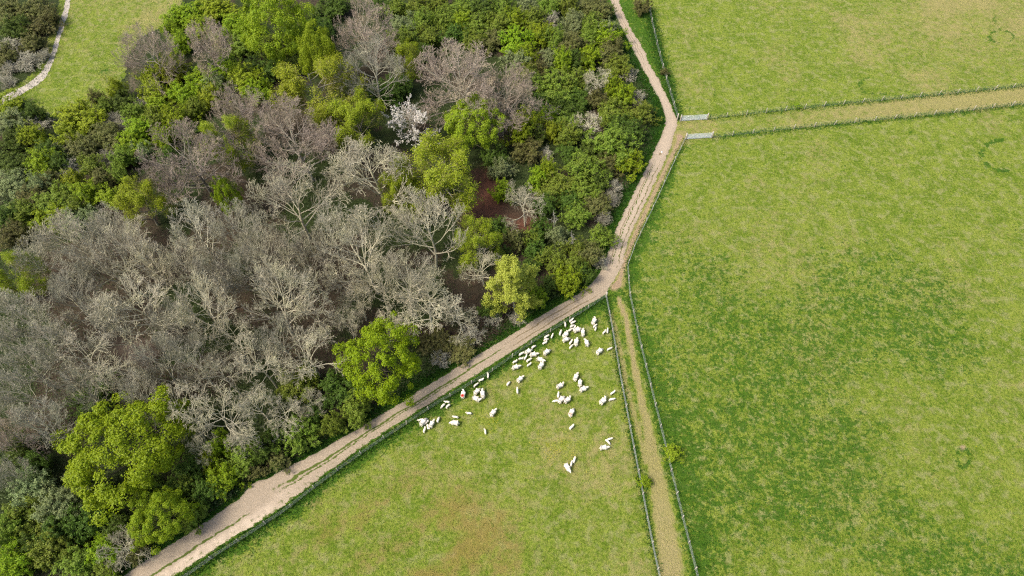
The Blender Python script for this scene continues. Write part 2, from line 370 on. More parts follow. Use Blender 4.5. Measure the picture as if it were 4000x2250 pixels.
    for cx, cy, r in ((1767, 475, 7), (1140, 1395, 18), (1245, 1275, 9), (2110, 48, 9)):
        bare += .5 * np.exp(-((vx - cx) ** 2 + (vy - cy) ** 2) / r ** 2)
    # buttercups / dandelions
    yel += 1.0 * np.exp(-(((vx - 1425) / 48) ** 2 + ((vy - 1122) / 38) ** 2)) * (n1 > .42) + .5 * np.exp(-(((vx - 1235) / 30) ** 2 + ((vy - 1060) / 25) ** 2)) * (n1 > .5)
    yel += .35 * lane * (n1 > .62) + .15 * (n1 > .72)
    return dict(lush=np.clip(lush, 0, 1), dry_haze=np.clip(dry_haze, 0, 1), bare=np.clip(bare, 0, 1), yellow=np.clip(yel, 0, 1), brown=np.clip(brown, 0, 1))

def grid(xs, ys):
    X, Y = np.meshgrid(xs, ys); n, m = X.shape
    i = np.arange(n * m).reshape(n, m)
    return X, Y, np.stack([i[:-1, :-1], i[:-1, 1:], i[1:, 1:], i[1:, :-1]], -1).reshape(-1, 4)
ext = np.array([150, 180, 230, 320, 500, 900, 2000])
xs = np.r_[-ext[::-1], np.arange(-124, 124.1, .36), ext]; ys = np.r_[-ext[::-1], np.arange(-2, 150.1, .36), ext + 30]
X, Y, Fq = grid(xs, ys)
att = field_masks(X, Y)
far = (np.abs(X) > 124) | (Y > 150) | (Y < -2)
for k in att: att[k] = np.where(far, .15 if k == 'dry_haze' else 0, att[k])
me = mesh('ground', np.stack([X, Y, np.zeros_like(X)], -1), Fq, M['grass'], attrs=att)
tag(link(bpy.data.objects.new('ground', me)), kind='structure')

# woodland floor: a sheet 4 mm above the ground
X, Y, Fq = grid(np.arange(-140, 60, .4), np.arange(-4, 150, .4))
wmask = inside(X, Y, WOOD) & ~inside(X + .8 * (vn(X, Y, 1.5, 2) - .5), Y, MEADOW)
vx, vy = vproj(X, Y)
cpath = np.minimum(pdist(X, Y, gl(CPL)), pdist(X, Y, gl(CPR)))
wmask &= cpath > 1.2
keep = wmask.ravel()[Fq].all(1); Fk = Fq[keep]
used = np.unique(Fk); rm = np.full(X.size, -1); rm[used] = np.arange(len(used))
green = sstep(.36, .58, fbm(X, Y, 7, 3)) * .85 + .25 * sstep(760, 1000, vy) + .35 * sstep(420, 200, vy)
red = np.exp(-(((vx - 1225) / 45) ** 2 + ((vy - 500) / 80) ** 2)) + np.exp(-(((vx - 1330) / 60) ** 2 + ((vy - 570) / 25) ** 2))
green = np.clip(green - red, 0, 1)
earth = np.clip(np.exp(-(((vx - 345) / 45) ** 2 + ((vy - 885) / 30) ** 2)) + .8 * np.exp(-(((vx - 430) / 25) ** 2 + ((vy - 835) / 20) ** 2)) + .6 * np.exp(-(((vx - 335) / 12) ** 2 + ((vy - 215) / 30) ** 2)) + .5 * np.exp(-(((vx - 315) / 20) ** 2 + ((vy - 345) / 30) ** 2)), 0, 1) * (.6 + .6 * vn(X, Y, 1.2))
V = np.stack([X, Y, np.full_like(X, .004)], -1).reshape(-1, 3)[used]
me = mesh('woodland_floor', V, rm[Fk], M['floor'], attrs=dict(red=np.clip(red * .8, 0, 1).ravel()[used], green=green.ravel()[used], earth=np.clip(earth.ravel()[used], 0, 1)))
tag(link(bpy.data.objects.new('woodland_floor', me)), kind='structure')

def strip(name, left, right, mat, n, m, z, rag, fn, seed):
    Lp, Rp = resample(left, n), resample(right, n); rng = np.random.default_rng(seed)
    dd = norm(Rp - Lp)
    s = np.arange(n) * .12
    def rg(o): return rag * ((vn(s, s * 0, 2.5, o) - .5) * 1.2 + (vn(s, s * 0, .7, o + 1) - .5) * 1.1 + (vn(s, s * 0, .22, o + 2) - .5) * .8)
    Lp = Lp + dd * rg(seed)[:, None]; Rp = Rp - dd * rg(seed + 5)[:, None]
    u = np.linspace(0, 1, m)
    P = Lp[:, None, :] * (1 - u)[None, :, None] + Rp[:, None, :] * u[None, :, None]
    i = np.arange(n * m).reshape(n, m); Fc = np.stack([i[:-1, :-1], i[1:, :-1], i[1:, 1:], i[:-1, 1:]], -1).reshape(-1, 4)
    U = np.broadcast_to(u, (n, m)); vx, vy = vproj(P[..., 0], P[..., 1])
    at = fn(P[..., 0], P[..., 1], U, vx, vy)
    me = mesh(name, np.concatenate([P, np.full((n, m, 1), z)], -1), Fc, mat, attrs=at)
    return tag(link(bpy.data.objects.new(name, me)), kind='structure')
def band(u, c, w): return np.exp(-((u - c) / w) ** 2)
def track_attr(x, y, u, vx, vy):
    wv = .03 * (fbm(x, y, 3, 4) - .5) * 4
    low = sstep(1330, 1200, vx) * sstep(760, 820, vy)            # lower run of the track
    up = sstep(720, 640, vy)
    end = sstep(620, 760, vx)
    gs = .95 * band(u + wv, .50, .06) * low * end + .68 * band(u + wv, .63, .04) * low * sstep(1250, 1100, vx) * end
    gs += .85 * band(u + wv, .57, .05) * sstep(700, 560, vx) * sstep(1240, 1300, vy)
    gs += .66 * (band(u + wv, .42, .05) + .8 * band(u + wv, .72, .05)) * up * sstep(360, 440, vy)
    gs += .36 * band(u, .85, .1) * low + .45 * (band(u, 0, .05) + band(u, 1, .06))
    rut = .95 * (band(u + wv, .36, .03) + band(u + wv, .6, .03)) * sstep(300, 100, vy + 0) + .95 * (band(u + wv, .35, .05) + band(u + wv, .72, .05) + .7 * band(u + wv, .55, .03)) * sstep(1200, 1350, vx) * sstep(700, 780, vy) + .9 * (band(u + wv, .3, .04) + band(u + wv, .75, .04)) * up * sstep(360, 440, vy)
    rut += .75 * np.exp(-(((vx - 1660) / 5) ** 2 + ((vy - 388) / 7) ** 2))
    pale = .8 * sstep(.55, .8, u) * sstep(800, 640, vx) * sstep(1150, 1250, vy) * (.4 + .8 * vn(x, y, .5)) + .3 * up * sstep(.5, .2, np.abs(u - .5))
    return dict(grassy=np.clip(gs, 0, 1), rut=np.clip(rut, 0, 1), pale=np.clip(pale, 0, 1))
strip('dirt_track', GTL, GTR, M['track'], 1700, 36, .012, .34, track_attr, 3)
strip('chalk_path', smoothline(gl(CPL)), smoothline(gl(CPR)), M['chalk'], 500, 10, .012, .25,
      lambda x, y, u, vx, vy: dict(grassy=.5 * (band(u, 0, .08) + band(u, 1, .08)), rut=0 * u, pale=0 * u), 11)

# ------------------------------------------------------------------ grass, verge, undergrowth (uncountable stuff)
def tufts(name, label, mat, x, y, hgt, wid, seed, z0=0.0):
    rng = np.random.default_rng(seed); n = len(x); a = rng.uniform(0, 2 * math.pi, n)
    lean = rng.uniform(.1, .9, n) * hgt; b = rng.uniform(0, 2 * math.pi, n)
    c = np.stack([x, y, np.full(n, z0)], 1); s = np.stack([np.cos(a), np.sin(a), 0 * a], 1) * wid[:, None]
    tip = c + np.stack([np.cos(b) * lean, np.sin(b) * lean, hgt], 1)
    me = mesh(name, np.stack([c - s, c + s, tip], 1), np.arange(3 * n).reshape(-1, 3), mat)
    return tag(link(bpy.data.objects.new(name, me)), label, 'grass', kind='stuff')
rng = np.random.default_rng(21)
# pasture: only where the photo sees it
n = 420000
vxs, vys = rng.uniform(-40, 2620, n), rng.uniform(-20, 1470, n)
x, y = g(vxs, vys)
ok = ~inside(x, y, WOOD) | inside(x, y, MEADOW)
ok &= ~inside(x, y, np.concatenate([GTL, GTR[::-1]])) & (cpath.min() < 9)
ok &= ~inside(x, y, gl(CPL + CPR[::-1]))
x, y = x[ok], y[ok]
ms = field_masks(x, y); p = np.clip(.55 + .5 * ms['lush'] - .9 * ms['bare'], .05, 1)
k = rng.random(len(x)) < p; x, y = x[k], y[k]; lu = ms['lush'][k]
h = rng.uniform(.04, .13, len(x)) * (1 + .8 * lu); wd = rng.uniform(.03, .08, len(x))
dk = rng.random(len(x)) < np.clip(lu * 1.1 - .1, 0, .95)
tufts('pasture_grass', 'short light green pasture grass covering the open fields', M['blade'], x[~dk], y[~dk], h[~dk], wd[~dk], 1)
tufts('lush_grass', 'darker lush grass patches scattered through the fields', M['blade_dark'], x[dk], y[dk], h[dk], wd[dk], 2)
# verge
vx_, vy_ = [], []
def along(line, n, wd, off=0):
    i = rng.uniform(0, 1, n); L = resample(line, 2000); q = L[(i * 1999).astype(int)]
    return q[:, 0] + rng.normal(off, wd, n), q[:, 1] + rng.normal(0, wd, n)
for ln, cnt, wd in ((WOOD[1:34], 60000, .85), (GF['F'], 8000, .4), (GF['E'], 2500, .3), (GF['D'], 2500, .4), (GF['B'], 2600, .4), (GF['C'], 2600, .4), (GF['A'], 6000, .8)):
    a, b = along(ln, cnt, wd); vx_.append(a); vy_.append(b)
x, y = np.concatenate(vx_), np.concatenate(vy_)
ok = ~inside(x, y, np.concatenate([GTL, GTR[::-1]])); x, y = x[ok], y[ok]
tufts('verge_grass', 'long dark green grass on the track verges and under the fences', M['blade_dark'], x, y, rng.uniform(.12, .45, len(x)), rng.uniform(.03, .07, len(x)), 4)
# dandelions
n = 2600; vxs = np.r_[rng.normal(1425, 36, 900), rng.normal(1235, 22, 150), rng.uniform(1545, 1690, 600), rng.uniform(1700, 2576, 950)]; vys = np.r_[rng.normal(1122, 28, 900), rng.normal(1060, 18, 150), rng.uniform(760, 1150, 600), rng.uniform(20, 1440, 950)]
x, y = g(vxs, vys); ok = fbm(x, y, 3, 6) > .48; x, y = x[ok], y[ok]
c = np.stack([x, y, rng.uniform(.08, .2, len(x))], 1)
sz = rng.uniform(.018, .045, len(x)); V, Fl = leaves(rng, c, np.stack([rng.normal(0, .3, len(x)), rng.normal(0, .3, len(x)), np.ones(len(x))], 1), sz, sz)
tag(link(bpy.data.objects.new('dandelion_flowers', mesh('dandelion_flowers', V, Fl, M['flower']))), 'tiny yellow flowers sprinkled through the grass', 'flowers', kind='stuff')
# undergrowth
n = 330000
vxs, vys = rng.uniform(-60, 1640, n), rng.uniform(-30, 1500, n); x, y = g(vxs, vys)
ok = inside(x, y, WOOD) & ~inside(x, y, MEADOW); x, y, vxs, vys = x[ok], y[ok], vxs[ok], vys[ok]
gn = sstep(.36, .56, fbm(x, y, 7, 3)) + .35 * sstep(760, 1000, vys) + .3 * sstep(420, 200, vys)
redz = np.exp(-(((vxs - 1225) / 45) ** 2 + ((vys - 500) / 80) ** 2)) + np.exp(-(((vxs - 1330) / 60) ** 2 + ((vys - 570) / 25) ** 2)) + np.exp(-(((vxs - 345) / 50) ** 2 + ((vys - 885) / 32) ** 2))
brz = np.exp(-(((vxs - 1190) / 110) ** 2 + ((vys - 850) / 60) ** 2)) + np.exp(-(((vxs - 700) / 60) ** 2 + ((vys - 1170) / 30) ** 2))
pg = np.clip(gn + .15 - 1.5 * redz - 1.2 * brz, 0, 1) * .8
k = rng.random(len(x)) < pg
hh = rng.gamma(1.6, .22, len(x)) * (.4 + 1.4 * fbm(x, y, 3, 9)); c = np.stack([x, y, .03 + hh], 1)
nr = np.stack([rng.normal(0, .6, len(x)), rng.normal(0, .6, len(x)), np.ones(len(x))], 1); sz = rng.uniform(.06, .15, len(x))
V, Fl = leaves(rng, c[k], nr[k], sz[k], sz[k] * .6)
tag(link(bpy.data.objects.new('undergrowth', mesh('undergrowth', V, Fl, M['ivy']))), 'dark green ivy and bramble undergrowth on the woodland floor', 'undergrowth', kind='stuff')
k = (~k) & (rng.random(len(x)) < np.clip(.10 + 1.1 * brz, 0, .95))
n = int(k.sum()); P0 = c[k] * np.array([1, 1, .35]); a = rng.uniform(0, 6.28, n); L = rng.uniform(.2, .8, n)
P1 = P0 + np.stack([np.cos(a) * L, np.sin(a) * L, rng.uniform(.1, .7, n)], 1); P2 = P1 + np.stack([np.cos(a + .6) * L, np.sin(a + .6) * L, rng.uniform(-.3, .15, n)], 1) * .8
V, Fl = tubes(np.stack([P0, P1, P2], 1), np.tile([.02, .014, .008], (n, 1)), 3)
tag(link(bpy.data.objects.new('dead_bramble', mesh('dead_bramble', V, Fl, M['dead']))), 'tangled brown dead bramble and bracken under the trees', 'undergrowth', kind='stuff')

# ------------------------------------------------------------------ plants
def grow(rng, P0, D, L, R0, R1, K, wob, up):
    n = len(P0); pts = np.empty((n, K, 3)); pts[:, 0] = P0; dr = norm(D); st = (L / (K - 1))[:, None]
    for i in range(1, K):
        dr = norm(dr + rng.normal(0, wob, (n, 3)) + np.array([0, 0, up])); pts[:, i] = pts[:, i - 1] + dr * st
    t = np.linspace(0, 1, K)[None, :]
    return pts, R0[:, None] * (1 - t) + R1[:, None] * t
def spawn(rng, pts, rad, L, m, t0, t1, ang, ratio, rr, short=.5, angt=0.0):
    n, K, _ = pts.shape
    t = t0 + (t1 - t0) * (np.arange(m)[None, :] + rng.uniform(.1, .9, (n, m))) / m
    f = t * (K - 1); i = np.minimum(f.astype(int), K - 2); f = f - i; r = np.arange(n)[:, None]
    p = pts[r, i] * (1 - f)[..., None] + pts[r, i + 1] * f[..., None]
    T = norm(pts[r, i + 1] - pts[r, i]); R_ = rad[r, i] * (1 - f) + rad[r, i + 1] * f
    U, W = frame(T); az = rng.uniform(0, 6.28, (n, 1)) + np.arange(m)[None, :] * 2.4 + rng.normal(0, .4, (n, m))
    a = np.radians(ang + angt * t + rng.normal(0, 8, (n, m)))[..., None]
    D = T * np.cos(a) + (U * np.cos(az)[..., None] + W * np.sin(az)[..., None]) * np.sin(a)
    LL = L[:, None] * ratio * (1 - short * (t - t0) / max(t1 - t0, 1e-6)) * rng.uniform(.7, 1.25, (n, m))
    return p.reshape(-1, 3), D.reshape(-1, 3), LL.ravel(), (R_ * rr).ravel()
def cap(a, v): return np.minimum(a, v)

def bare_tree(seed, h=15.0, m=(11, 8, 7, 4), spread=46, t0=.3, lim=.5, up=.07, wob=.13, tw=.017, trunk_r=.26, dome=.5, frac=.8, droop=0.0, A=(40, 38, 36), Q=(.42, .46, .5), fat=1.0, env=0):
    rng = np.random.default_rng(seed)
    p0, r0 = grow(rng, np.zeros((1, 3)), np.array([[rng.normal(0, .05), rng.normal(0, .05), 1]]), np.array([h * frac]), np.array([trunk_r]), np.array([.05]), 9, .05, .05)
    P, D, L, Rr = spawn(rng, p0, r0, np.array([h]), m[0], t0, .98, spread, lim, .62, dome, -18)
    p1, r1 = grow(rng, P, D, L, Rr, cap(Rr * .3, .032 * fat), 8, wob, up)
    P, D, L2, Rr = spawn(rng, p1, r1, L, m[1], .22, 1, A[0], Q[0], .62)
    p2, r2 = grow(rng, P, D, L2, cap(Rr, .07 * fat), cap(Rr * .5, .025 * fat), 6, wob * 1.1, up - droop)
    P, D, L3, Rr = spawn(rng, p2, r2, L2, m[2], .2, 1, A[1], Q[1], .7)
    p3, r3 = grow(rng, P, D, L3, cap(Rr, .032 * fat), np.full(len(P), tw), 5, wob * 1.2, up - droop)
    P, D, L4, Rr = spawn(rng, p3, r3, L3, m[3], .25, 1, A[2], Q[2], .8)
    p4, r4 = grow(rng, P, D, L4, np.full(len(P), tw * .85), np.full(len(P), tw * .6), 3, wob, up - droop)
    if env:                                              # twigs thin out at a common rounded outline
        tips = p3[:, -1]; cx, cy = np.median(tips[:, 0]), np.median(tips[:, 1]); rr = np.percentile(np.hypot(tips[:, 0] - cx, tips[:, 1] - cy), env)
        top = np.percentile(tips[:, 2], 97); zc = top * .52; zr = top - zc
        def rnd(p):
            q = (p - np.array([cx, cy, zc])) / np.array([rr, rr, zr]); dd = np.linalg.norm(q, axis=-1, keepdims=True)
            k = np.where(dd > .6, (.6 + .62 * np.tanh((dd - .6) / .75)) / np.maximum(dd, 1e-6), 1.0)
            k = 1 + (k - 1) * np.clip((p[..., 2:3] - .25 * h) / (.1 * h), 0, 1)
            return p + (k - 1) * (p - np.array([cx, cy, zc]))
        p1, p2, p3, p4 = rnd(p1), rnd(p2), rnd(p3), rnd(p4)
    trunk = join([tubes(p0, r0, 8), tubes(p1, r1, 5)])
    crown = join([tubes(p2, r2, 4), tubes(p3, r3, 3), tubes(p4, r4, 3)])
    return trunk, crown, p3, p4, rng
def dims(V):
    rad = np.hypot(V[:, 0] - np.median(V[:, 0]), V[:, 1] - np.median(V[:, 1]))
    return float(np.percentile(rad, 93)), float(np.percentile(V[:, 2], 99.5)), np.array([np.median(V[:, 0]), np.median(V[:, 1]), np.median(V[:, 2])])
def leaf_along(rng, pts, per, sig, lo, hi, upb=.8, out=.5):
    n, K, _ = pts.shape; t = rng.uniform(.25, 1.0, (n, per)) * (K - 1); i = np.minimum(t.astype(int), K - 2); f = (t - i)[..., None]; r = np.arange(n)[:, None]
    c = (pts[r, i] * (1 - f) + pts[r, i + 1] * f).reshape(-1, 3) + rng.normal(0, sig, (n * per, 3))
    ctr = pts.reshape(-1, 3).mean(0); nr = norm(c - ctr) * out + rng.normal(0, .55, c.shape) + np.array([0, 0, upb])
    s = rng.uniform(lo, hi, len(c)); return leaves(rng, c, nr, s, s * .62)
PROTO = {}
def proto(key, parts, ref):
    r, h, ctr = dims(np.asarray(ref).reshape(-1, 3))
    V = []
    for nm, (v, f), mat in parts:
        v = np.array(v).reshape(-1, 3).copy(); v[:, :2] -= ctr[:2]; v[:, 2] = np.maximum(v[:, 2], -.1) if nm != 'x' else v[:, 2]
        V.append((nm, mesh(key + '_' + nm, v, f, M[mat]), mat))
    PROTO.setdefault(key, []).append((V, r, h, ctr[2] / h))
for sd in range(5):           # pale bare trees, ascending brush-like limbs
    tr, cr, p3, p4, _ = bare_tree(100 + sd, h=15, m=(15, 9, 7, 2), spread=56 + 5 * (sd % 3), t0=.24, lim=.64, up=.075, wob=.10, tw=.026, A=(30, 28, 34), Q=(.58, .60, .55), fat=1.5, env=86)
    proto('ba', [('trunk', tr, 'bark_pale'), ('crown', cr, 'bark_pale')], p4)
for sd in range(3):           # spreading, slightly arching bare trees
    tr, cr, p3, p4, _ = bare_tree(140 + sd, h=12, m=(13, 8, 7, 2), spread=74, t0=.34, lim=.62, up=.02, wob=.15, tw=.027, dome=.35, droop=.02, A=(36, 34, 36), Q=(.55, .58, .55), fat=1.5, env=88)
    proto('bd', [('trunk', tr, 'bark_pale'), ('crown', cr, 'bark_pale')], p4)
for sd in range(3):           # finely twigged, domed, pinkish grey
    tr, cr, p3, p4, _ = bare_tree(160 + sd, h=14, m=(24, 11, 9, 3), spread=80, t0=.16, lim=.66, up=.06, wob=.1, tw=.023, dome=.4, frac=.75, A=(36, 34, 34), Q=(.48, .5, .5), env=78)
    proto('bf', [('trunk', tr, 'bark_limb'), ('crown', cr, 'bark_pink')], p4)
for sd in range(3):           # half-leafed trees: twigs with thin yellow-green leaf
    tr, cr, p3, p4, rg = bare_tree(180 + sd, h=13, m=(18, 10, 8, 4), spread=80, t0=.14, lim=.62, up=.05, wob=.12, tw=.019, dome=.38, frac=.72, env=78)
    sel = p3[rg.random(len(p3)) < .75]
    proto('sp', [('trunk', tr, 'bark_limb'), ('crown', cr, 'bark_olive'), ('foliage', leaf_along(rg, sel, 26, .28, .06, .125), 'hy')], p4)
def oak(seed, h=11.0, rad=6.0, n=125, per=300, lo=.07, hi=.15):
    """solid billowing crown: leaf clumps over a bumpy dome, carried on limbs"""
    rng = np.random.default_rng(seed); i = np.arange(n) + .5
    ct = 1 - 1.45 * i / n; ph = i * 2.39996 + rng.normal(0, .25, n); st = np.sqrt(np.maximum(0, 1 - ct * ct))
    lump = 1 + .13 * np.sin(3 * ph + rng.uniform(0, 6)) * st + rng.normal(0, .15, n)
    zc, zr = h * .56, h * .44
    D = np.stack([st * np.cos(ph), st * np.sin(ph), ct], 1)
    C = D * lump[:, None] * np.array([rad * .88, rad * .88, zr * .9]) + np.array([0, 0, zc])
    cr = rng.uniform(.55, 1.5, n) * rad / 6.0
    v = norm(rng.normal(0, 1, (n, per, 3)) + D[:, None] * .9 + np.array([0, 0, .5]))
    bump = 1 + .25 * np.sin(v[..., 0] * 7 + i[:, None]) * np.sin(v[..., 1] * 7)
    P = (C[:, None] + v * (cr[:, None] * rng.beta(5, 1.6, (n, per)) * bump)[..., None]).reshape(-1, 3)
    nr = v.reshape(-1, 3) * .8 + rng.normal(0, .5, P.shape) + np.array([0, 0, .45]); sz = rng.uniform(lo, hi, len(P))
    tr, cb, p3, p4, rg = bare_tree(seed + 9, h=h, m=(16, 6, 4, 1), spread=76, t0=.16, lim=.5, up=.04, wob=.12, tw=.012, dome=.36, frac=.72)
    return tr, leaves(rng, P, nr, sz, sz * .65)
for sd in range(4):           # broad spring-green trees
    tr, lf = oak(200 + sd, h=11 + sd % 2, n=110 + 12 * sd)
    proto('ky', [('trunk', tr, 'bark_dark'), ('crown', lf, 'ky')], lf[0][::7])
for sd in range(1):           # upright birch-like tree
    tr, cr, p3, p4, rg = bare_tree(230 + sd, h=13, m=(26, 8, 6, 1), spread=62, t0=.12, lim=.40, up=.02, wob=.12, tw=.012, dome=.75, frac=.95, trunk_r=.16)
    lf = leaf_along(rg, p3, 30, .2, .07, .14)
    proto('lb', [('trunk', tr, 'bark_grey'), ('crown', lf, 'lb')], lf[0][::7])
tr, cr, p3, p4, rg = bare_tree(240, h=9, m=(20, 8, 6, 2), spread=82, t0=.16, lim=.58, up=.04, wob=.12, tw=.018, dome=.3, trunk_r=.16, frac=.7)
proto('ch', [('trunk', tr, 'bark_grey'), ('crown', leaf_along(rg, p3[rg.random(len(p3)) < .8], 20, .05, .03, .075), 'blossom'), ('twigs', cr, 'bark_grey')], p4)
def bush(seed, h, n, m, spread, leafn, lo, hi, up, wob, twig_only=False):
    rng = np.random.default_rng(seed); th = np.radians(rng.uniform(4, spread, n)); az = rng.uniform(0, 6.28, n)
    D = np.stack([np.sin(th) * np.cos(az), np.sin(th) * np.sin(az), np.cos(th)], 1)
    P0 = np.stack([np.cos(az), np.sin(az), 0 * az], 1) * rng.uniform(0, .35, n)[:, None]; P0[:, 2] = -.05
    L = h * rng.uniform(.75, 1.1, n) * (1 - .12 * th)
    p0, r0 = grow(rng, P0, D, L, np.full(n, .05), np.full(n, .018), 7, wob, up)
    P, D, L1, Rr = spawn(rng, p0, r0, L, m[0], .2, 1, 42, .42, .6)
    p1, r1 = grow(rng, P, D, L1, cap(Rr, .025), np.full(len(P), .012), 5, wob * 1.6, up * .4)
    P, D, L2, Rr = spawn(rng, p1, r1, L1, m[1], .2, 1, 40, .5, .8)
    p2, r2 = grow(rng, P, D, L2, np.full(len(P), .012), np.full(len(P), .008), 4, wob * 2, -.02)
    return rng, p0, r0, p1, r1, p2, r2
for sd in range(6):
    rg, p0, r0, p1, r1, p2, r2 = bush(300 + sd, 3.6, 26 + 3 * (sd % 3), (9, 4), 66 - 4 * (sd % 3), 0, 0, 0, .03, .14)
    lf = join([leaf_along(rg, p2, 11, .07, .045, .10, .9, .5), leaf_along(rg, p1, 10, .10, .05, .10, .9, .5)])
    proto('h', [('stem', join([tubes(p0, r0, 4), tubes(p1, r1, 3)]), 'bark_dark'), ('foliage', lf, 'hm')], lf[0][::5])
for sd in range(3):           # leafless grey thicket
    rg, p0, r0, p1, r1, p2, r2 = bush(330 + sd, 2.6, 34, (10, 6), 72, 0, 0, 0, .0, .2)
    proto('sc', [('stem', tubes(p0, r0, 4), 'bark_grey'), ('twigs', join([tubes(p1, r1, 3), tubes(p2, r2 * 1.5, 3)]), 'bark_grey')], p2)
tr, cr, p3, p4, rg = bare_tree(350, h=6, m=(5, 4, 2, 1), spread=50, t0=.35, lim=.5, up=.04, wob=.2, tw=.03, trunk_r=.14)
proto('sn', [('trunk', tr, 'bark_white'), ('crown', cr, 'bark_white')], p4)

# kind: proto, name, category, group, phrase, default height, leaf material, bark material
KIND = dict(
    hd=('h', 'bush', 'bush', 'dark green bush', 3.6, 'hd', None), hm=('h', 'bush', 'bush', 'mid green bush', 4.0, 'hm', None),
    hb=('h', 'bush', 'bush', 'bright green bush', 4.2, 'hb', None), hy=('h', 'bush', 'bush', 'yellow-green bush', 4.4, 'hy', None),
    ho=('h', 'bush', 'bush', 'brownish olive bush', 3.6, 'ho', None), hs=('h', 'bush', 'bush', 'pale sage green bush', 4.0, 'hs', None),
    sc=('sc', 'leafless_shrub', 'shrub', 'leafless grey shrub', 2.2, None, 'bark_grey'),
    ba=('ba', 'bare_tree', 'tree', 'bare tree with pale upswept branches', 14, None, 'bark_pale'),
    bg=('ba', 'bare_tree', 'tree', 'bare tree with grey upswept branches', 14, None, 'bark_grey'),
    bd=('bd', 'bare_tree', 'tree', 'bare tree with pale spreading limbs', 11, None, 'bark_pale'),
    bf=('bf', 'bare_tree', 'tree', 'domed tree with fine pinkish-grey twigs', 13, None, 'bark_pink'),
    sp=('sp', 'budding_tree', 'tree', 'half-leafed olive tree', 12, 'hy', 'bark_olive'),
    ky=('ky', 'leafy_tree', 'tree', 'yellow-green leafy tree', 11, 'ky', None), kb=('ky', 'leafy_tree', 'tree', 'bright green leafy tree', 11, 'hb', None),
    kl=('ky', 'leafy_tree', 'tree', 'vivid lime leafy tree', 11, 'kl', None),
    lb=('lb', 'birch_tree', 'tree', 'tall pale lime birch', 11, 'lb', None), ch=('ch', 'cherry_tree', 'tree', 'white blossom tree', 8.5, 'blossom', None),
    sn=('sn', 'dead_tree', 'tree', 'bleached dead tree', 5, None, 'bark_white'))
GROUP = dict(h='bushes of the thicket and wood edge', sc='leafless shrubs at the wood edge', ba='bare trees in the wood', bd='bare trees in the wood', bf='bare trees in the wood', sp='half-leafed trees in the wood', ky='leafy trees in the wood', sn='dead trees in the thicket')

